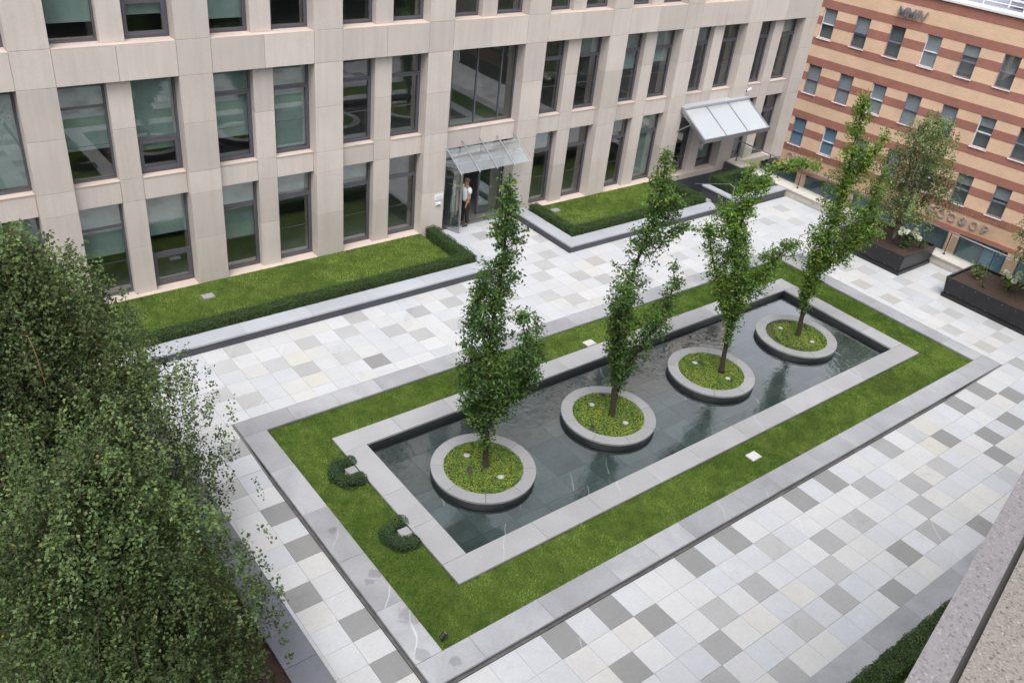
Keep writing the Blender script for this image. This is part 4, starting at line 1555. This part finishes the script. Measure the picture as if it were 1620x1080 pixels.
def birch(base, label, top, prof, nleaf, leaf, col, stems, name='birch_tree', droop=1.0, clump=26, group=None, bark='birch_bark'):
    """prof: list of (z, radius); boughs leave the stem, arch out and hang"""
    t = thing(name, label, 'tree', base, group=group)
    zz = np.array([p[0] for p in prof])
    rd = np.array([p[1] for p in prof])
    wood, red = MB(), MB()
    for (dx, dy, tz, rb) in stems:
        pts = bez([(0, 0, 0), (dx * .25, dy * .25, tz * .35), (dx * .6, dy * .6, tz * .7), (dx, dy, tz)], 6)
        wood.tube(pts, np.linspace(rb, .012, len(pts)), 9)
    cent, tone = [], []
    nb = clump
    for i in range(nb):
        z = zz[0] + (zz[-1] - zz[0]) * ((i + .5) / nb) ** .95
        R = np.interp(z, zz, rd)
        a = i * 2.39996 + rng.uniform(-.3, .3)
        out = np.array([math.cos(a), math.sin(a), 0])
        zs_ = max(.5, z - R * .55)
        s = stems[i % len(stems)]
        f = min(1, zs_ / s[2])
        st_ = np.array([s[0] * f * .8, s[1] * f * .8, zs_])
        reach = R * rng.uniform(.66, 1.05)
        pk = np.array([0, 0, z]) + out * reach * .6 + np.array([0, 0, R * .10])
        en = np.array([0, 0, z - R * .14 * droop]) + out * reach
        pts = bez([st_, (st_ + pk) / 2 + np.array([0, 0, .1]), pk, en], 7)
        (red if rng.random() < .12 else wood).tube(pts, np.linspace(.022 if R > 1.5 else .012, .003, len(pts)), 5)
        tn = rng.uniform(.45, 1.6)
        m_ = int(40 * (R / 2.2) ** 1.6) + 12
        for _ in range(m_):
            u = rng.random() ** .5
            p = pts[min(int(u * (len(pts) - 1)), len(pts) - 1)]
            sp = .07 + .075 * R * (.4 + u)
            c = p + rng.normal(size=3) * np.array([sp, sp, sp * .45]) + np.array([0, 0, .06 * R])
            cent.append(c)
            tone.append(tn * rng.uniform(.8, 1.2))
    cent, tone = np.array(cent), np.array(tone)
    per = max(3, int(nleaf / len(cent)))
    # each twig hangs: its leaves are strung along a drooping line
    hang = rng.uniform(.2, .75, len(cent)) * droop
    dirx = rng.normal(size=(len(cent), 2)) * .10
    u = rng.random((len(cent), per))
    P = np.repeat(cent[:, None, :], per, 1)
    P = P + np.stack([dirx[:, None, 0] * u, dirx[:, None, 1] * u, -hang[:, None] * u], 2) + rng.normal(size=P.shape) * .042
    P = P.reshape(-1, 3)
    T_ = np.repeat(tone, per)[:, None]
    wood.build('trunk', bark, t, True)
    kind(red.build('boughs', 'red_twig', t, True), 'stuff')
    c = np.array(col)[None, :] * T_
    yl = rng.random(len(P)) < .002
    c[yl] = np.array([.20, .20, .05])
    link('crown', leaves_mesh('crown', P, leaf, 'birch_leaf', c, .4, .2, .72, droop=.6 * droop, hue=.25), t)
    return t


birch((-6.1, 4.3, .1), 'large weeping birch filling the left edge of the view', 7.7,
      [(1.0, 2.6), (2.3, 2.9), (3.6, 2.75), (4.8, 2.3), (5.8, 1.7), (6.6, 1.1), (7.1, .45)], 165000, .060, (.086, .128, .050),
      [(.25, .1, 7.0, .11), (-.5, .4, 6.4, .08), (.5, -.5, 6.2, .07)], clump=150, bark='bark')
birch((-6.1, .6, .1), 'lower dark birch crown in the bottom left corner', 5.6,
      [(.45, 2.35), (1.6, 2.35), (2.8, 2.1), (4.0, 1.6), (5.0, .95), (5.5, .4)], 115000, .060, (.076, .118, .045),
      [(.2, .1, 5.4, .09), (-.4, -.4, 4.6, .07)], clump=110, bark='bark')

# ------------------------------------------------------------------ black trough planters with shrubs
def trough(label, x0, x1, y0, y1, h=.72):
    t = thing('black_trough', label, 'planter', ((x0 + x1) / 2, (y0 + y1) / 2, 0), group='black troughs by the parapet')
    a, b = (x1 - x0) / 2, (y1 - y0) / 2
    fl_ = .06                                     # walls lean in towards the foot, with a projecting skirt
    for nm, quad_ in (('side_panel', ((-a, -b), (-a, b))), ('side_panel', ((a, b), (a, -b))), ('end_panel', ((-a, b), (a, b))), ('end_panel', ((a, -b), (-a, -b)))):
        (p, q) = quad_
        m = MB()
        sx = lambda s: (s[0] * (1 - fl_ / a), s[1] * (1 - fl_ / b))
        ins = lambda s, k: (s[0] * (1 - k / a), s[1] * (1 - k / b))
        m.v = [(*ins(p, fl_), .14), (*ins(q, fl_), .14), (*q, h), (*p, h), (*ins(p, fl_ + .03), .14), (*ins(q, fl_ + .03), .14), (*ins(q, .03), h), (*ins(p, .03), h)]
        m.f = [[0, 1, 2, 3], [7, 6, 5, 4], [3, 2, 6, 7], [0, 4, 5, 1], [0, 3, 7, 4], [1, 5, 6, 2]]
        m.mi = [0] * 6
        m.build(nm, 'black_metal', t)
    m = MB()
    k = .015
    m.box(-a - .01, a + .01, -b - .01, -b + .05, h + .001, h + .03).box(-a - .01, a + .01, b - .05, b + .01, h + .001, h + .03)
    m.box(-a - .01, -a + .05, -b + .05, b - .05, h + .001, h + .03).box(a - .05, a + .01, -b + .05, b - .05, h + .001, h + .03)
    m.build('rim', 'black_metal', t)
    m = MB()
    m.box(-a + .02, a - .02, -b + .02, b - .02, .003, .138)
    m.build('skirt', 'black_metal', t)
    m = MB()
    m.quad((-a + .05, -b + .05, h - .06), (a - .05, -b + .05, h - .06), (a - .05, b - .05, h - .06), (-a + .05, b - .05, h - .06))
    m.build('soil', 'soil', t)
    ny = max(3, int((y1 - y0) / .45))
    rv = MB().tube([(0, 0, 0), (-.008, 0, 0)], .012, 8).mesh('rivet', 'rivet')
    for i in range(ny):
        y = -b + .15 + (2 * b - .3) * i / (ny - 1)
        link('rivet', rv, t, (-a + fl_ * .98 - .002 + .0, y * .97, .20))
        link('rivet', rv, t, (-a + .004, y, h - .06))
    return t


trough('black metal trough holding the birch and hydrangea by the parapet', 21.55, 23.75, 3.36, 6.1)
trough('black metal trough with young shrubs at the right edge', 21.65, 23.75, -3.2, 1.78)
birch((22.75, 4.55, .66), 'airy grey green birch in the black trough before the brick building', 4.6,
      [(.9, .9), (1.7, 1.5), (2.6, 1.7), (3.4, 1.35), (4.2, .9), (4.75, .4)], 22000, .068, (.135, .185, .075),
      [(-.35, .45, 4.5, .045), (.35, -.3, 4.2, .04), (.1, .1, 4.6, .05), (-.55, -.2, 3.6, .035)], clump=46, droop=.8)
birch((22.9, -.55, .66), 'airy birch cut off by the right edge of the view', 4.2,
      [(.9, .6), (1.6, 1.15), (2.5, 1.35), (3.3, 1.0), (4.0, .5)], 15000, .068, (.135, .185, .075),
      [(-.3, .3, 3.9, .04), (.3, -.3, 3.7, .04)], clump=34, droop=.8)


def shrub(label, base, h, r, n, col, leaf=.08, flowers=0, cat='shrub'):
    t = thing('flowering_shrub' if flowers else 'young_shrub', label, cat, base)
    st_ = MB()
    P = []
    tips = []
    for i in range(7 if r > .25 else 4):
        a = i * 2.4 + rng.uniform(-.4, .4)
        tip = np.array([math.cos(a) * r * rng.uniform(.3, .95), math.sin(a) * r * rng.uniform(.3, .95), h * rng.uniform(.65, 1.0)])
        st_.tube([(0, 0, 0), tuple(tip * np.array([.4, .4, .55])), tuple(tip)], [.012, .009, .004], 5)
        tips.append(tip)
        for _ in range(max(1, n // 7)):
            f = rng.uniform(.35, 1.05)
            P.append(tip * np.array([f, f, f]) + rng.normal(size=3) * r * .22)
    P = np.array(P)
    P[:, 2] = np.maximum(P[:, 2], .03)
    st_.build('stems', 'bark', t)
    link('foliage', leaves_mesh('foliage', P, leaf, 'hedge_leaf', np.array(col), .35, .7, .65), t)
    for i in range(flowers):
        tp = tips[i % len(tips)] * np.array([1.05, 1.05, 1.0]) + np.array([rng.uniform(-.1, .1), rng.uniform(-.1, .1), .05 + .05 * rng.random()])
        q = tp + unit(rng.normal(size=(150, 3))) * np.array([.085, .085, .07])
        link('flower_head', leaves_mesh('flower_head', q, .045, 'petal', np.array([.6, .62, .5]), .1, .3, .9), t)
    return t


G1, G2 = (.055, .10, .022), (.12, .19, .03)
shrub('white flowering hydrangea beside the birch stems in the trough', (22.5, 3.95, .66), .62, .42, 330, G1, .09, 13)
shrub('dark leafy shrub at the left end of the birch trough', (22.2, 5.35, .66), .75, .5, 420, (.035, .062, .02), .09)
shrub('small fern-like shrub near the trough corner', (23.1, 3.65, .66), .3, .28, 150, G1, .06)
shrub('yellow green young shrub in the right trough', (22.75, 1.25, .66), .55, .3, 190, G2, .08)
shrub('pale flowering shrub in the right trough', (22.95, .2, .66), .6, .36, 260, G2, .09, 7)
shrub('tiny green seedling at the front of the right trough', (22.25, .75, .66), .2, .16, 50, G1, .07)

# ------------------------------------------------------------------ small things in the lawn
for k, (y, lab) in enumerate(((4.02, 'farther'), (1.74, 'nearer'))):
    t = thing('box_hedge', 'small horseshoe of clipped box, %s of the pair by the pool end' % lab, 'hedge', (-.4, y, -.075), group='box horseshoes by the pool end')
    path = bez([(.30, .29, .12), (.05, .30, .13), (-.14, .17, .12), (-.15, -.14, .13), (.02, -.30, .13), (.29, -.30, .13)], 2)
    P, O, cm = [], [], MB()
    for (x_, y_, z_) in path:
        rr_ = .16 * rng.uniform(.82, 1.2)
        x_, y_, z_ = np.array([x_, y_, z_]) + rng.normal(size=3) * .025
        d_ = unit(rng.normal(size=(460, 3)))
        d_[:, 2] = np.where(d_[:, 2] < -.7, -d_[:, 2], d_[:, 2])
        q_ = np.array([x_, y_, z_]) + d_ * rr_ * rng.uniform(.84, 1.1, (460, 1))
        P.append(q_)
        O.append(d_)
    cm.tube(path, .12, 8)
    P, O = np.concatenate(P), np.concatenate(O)
    P[:, 2] = np.maximum(P[:, 2], .02)
    cm.build('stem_mass', 'hedge_core', t, True)
    cc = np.array([.030, .066, .022])[None, :] * rng.uniform(.7, 1.35, (len(P), 1))
    if k:
        cc[P[:, 1] > .2] *= np.array([1.5, 1.4, .7])
    link('foliage', leaves_mesh('foliage', P, .034, 'hedge_leaf', cc, .3, .2, .6, out=O, hue=.2), t)
    q = thing('garden_speaker', 'pale square stone box inside the %s box horseshoe' % lab, 'stone box', (-.20, y, -.075))
    MB().box(-.11, .11, -.10, .10, 0, .14).build('box', 'cream_stone', q)
    MB().box(-.12, .12, -.11, .11, .141, .155).build('lid', 'ring_stone', q)
for k, (x, y, z, lab) in enumerate(((8.67, -.51, -.045, 'white square cover plate in the front strip of lawn'), (8.51, 5.55, -.045, 'white square cover plate in the back strip of lawn'),
                                    (-.07, 12.76, .15, 'grey square cover plate in the grass left of the entrance'), (13.44, 13.04, .15, 'grey square cover plate in the grass right of the entrance'))):
    q = thing('cover_plate', lab, 'cover plate', (x, y, z))
    MB().box(-.17, .17, -.13, .13, -.03, .006).build('frame', 'plate_white' if k < 2 else 'ring_stone', q)
    MB().box(-.14, .14, -.10, .10, .0065, .012).build('lid', 'plate_white' if k < 2 else 'ring_stone', q)
q = thing('garden_spotlight', 'small black garden spotlight in the near lawn corner', 'spotlight', (-1.02, -.93, -.075))
MB().tube([(0, 0, 0), (0, 0, .11)], .018, 8).build('spike', 'black_metal', q)
MB().tube([(-.05, 0, .10), (.07, .02, .16)], .05, 12).build('lamp_head', 'black_metal', q)
MB().tube([(.0705, .02, .1602), (.076, .021, .163)], .042, 12).build('lens', 'lamp_glass', q)

q = thing('metal_rack', 'thin dark metal frame stand behind the far tree', 'rack', (19.0, 5.75, 0))
for dx in (0, .55):
    MB().tube([(dx, -.35, .01), (dx, -.35, .95), (dx, .35, .95), (dx, .35, .01)], .014, 6).build('side_frame', 'dark_steel', q)
for y_, z_ in ((-.35, .95), (.35, .95), (-.35, .12), (.35, .12), (-.35, .6), (.35, .6)):
    MB().tube([(0, y_, z_), (.55, y_, z_)], .011, 6).build('cross_bar', 'dark_steel', q)
MB().box(.02, .53, -.33, .33, .6, .612).build('shelf', 'cream_stone', q)

# ------------------------------------------------------------------ the man at the door
man = thing('person', 'man in white T-shirt and dark trousers standing at the entrance, one arm raised', 'person', (9.72, 13.72, 0.002), math.radians(180))


def skin_mesh(name, verts, edges, radii, mat, parent, sub=2):
    me = bpy.data.meshes.new(name)
    me.from_pydata(verts, edges, [])
    me.materials.append(MATS[mat])
    o = link(name, me, parent)
    md = o.modifiers.new('skin', 'SKIN')
    md.use_smooth_shade = True
    for i, r in enumerate(radii):
        sv = me.skin_vertices[0].data[i]
        sv.radius = r if hasattr(r, '__len__') else (r, r)
        sv.use_root = (i == 0)
    o.modifiers.new('sub', 'SUBSURF').levels = sub
    o.modifiers['sub'].render_levels = sub
    return o


# local frame: +x is the way he faces, +y is his left
bv = [(0, 0, .93), (0, 0, 1.12), (.01, 0, 1.32), (0, 0, 1.45), (.015, 0, 1.53), (.03, 0, 1.63), (.03, 0, 1.72),      # 0-6 spine, neck, head
      (0, .10, .88), (.02, .11, .50), (-.01, .12, .09), (.13, .13, .03),                                           # 7-10 left leg
      (0, -.10, .88), (.05, -.11, .50), (.05, -.12, .09), (.19, -.14, .03),                                        # 11-14 right leg
      (0, .19, 1.42), (.10, .26, 1.18), (.16, .24, .93), (.18, .235, .86),                                         # 15-18 left arm hanging
      (.02, -.19, 1.42), (.28, -.24, 1.45), (.52, -.22, 1.56), (.60, -.21, 1.60)]                                  # 19-22 right arm raised to the door
be = [(0, 1), (1, 2), (2, 3), (3, 4), (4, 5), (5, 6), (0, 7), (7, 8), (8, 9), (9, 10), (0, 11), (11, 12), (12, 13), (13, 14),
      (3, 15), (15, 16), (16, 17), (17, 18), (3, 19), (19, 20), (20, 21), (21, 22)]
br_ = [(.13, .10), (.13, .09), (.15, .10), (.08, .07), (.055, .055), (.085, .10), (.06, .07),
       .085, .06, .04, .035, .085, .06, .04, .035, .055, .042, .032, .03, .055, .042, .032, .03]
# fingers: four and a thumb on each hand, rooted in the palm
for pi, (d, s) in ((18, ((.02, 0, -1), (.2, 1, 0))), (22, ((.85, 0, .4), (0, 1, 0)))):
    for k in range(5):
        b0 = Vector(bv[pi])
        off_ = Vector(s).normalized() * ((k - 1.5) * .019) if k < 4 else Vector(s).normalized() * -.045
        dd = Vector(d).normalized()
        ln = (.075, .085, .08, .065, .05)[k]
        p1 = b0 + off_ + dd * (ln * .55 if k < 4 else .02)
        p2 = b0 + off_ * 1.1 + dd * ln + Vector((.015, 0, -.005))
        i0 = len(bv)
        bv += [tuple(p1), tuple(p2)]
        be += [(pi, i0), (i0, i0 + 1)]
        br_ += [.0095, .008]
skin_mesh('body', bv, be, br_, 'skin', man)
MB().tube([(.125, 0, 1.635), (.15, 0, 1.615)], [.012, .016], 6).build('nose', 'skin', man, True)
for s in (-1, 1):
    MB().tube([(.03, s * .09, 1.62), (.03, s * .103, 1.655)], [.022, .02], 8).build('ear', 'skin', man, True)
    MB().tube([(.112, s * .034, 1.655), (.121, s * .034, 1.655)], .011, 8).build('eye', 'shoe', man)
MB().tube([(.112, -.025, 1.585), (.112, .025, 1.585)], .007, 6).build('mouth', 'hair', man)
hm = bpy.data.meshes.new('hair')
b_ = bmesh.new()
bmesh.ops.create_uvsphere(b_, u_segments=18, v_segments=12, radius=1)
for v in b_.verts:
    v.co = Vector((v.co.x * .115 + .018, v.co.y * .098, v.co.z * .105 + 1.695))
bmesh.ops.delete(b_, geom=[v for v in b_.verts if v.co.z < 1.665 + .25 * (v.co.x)], context='VERTS')
b_.to_mesh(hm)
b_.free()
hm.materials.append(MATS['hair'])
link('hair', hm, man)
sv_ = [(0, 0, .90), (0, 0, 1.12), (.01, 0, 1.32), (0, 0, 1.44), (0, .19, 1.42), (.05, .23, 1.27), (.02, -.19, 1.42), (.17, -.225, 1.435)]
skin_mesh('t_shirt', sv_, [(0, 1), (1, 2), (2, 3), (3, 4), (4, 5), (3, 6), (6, 7)],
          [(.165, .13), (.165, .125), (.18, .13), (.10, .09), .085, .085, .085, .085], 'white_cotton', man)
tv = [(0, 0, .97), (0, 0, .90), (0, .10, .84), (.02, .11, .50), (-.01, .12, .10), (0, -.10, .84), (.05, -.11, .50), (.05, -.12, .10)]
skin_mesh('trousers', tv, [(0, 1), (1, 2), (2, 3), (3, 4), (1, 5), (5, 6), (6, 7)], [(.14, .11), (.14, .115), .105, .085, .07, .105, .085, .07], 'brown_trousers', man)
for nm, (x, y) in (('shoe', (.03, .125)), ('shoe', (.09, -.13))):
    skin_mesh('shoe', [(x - .07, y, .045), (x + .05, y, .05), (x + .16, y, .035)], [(0, 1), (1, 2)], [.05, .055, .04], 'shoe', man, 2)
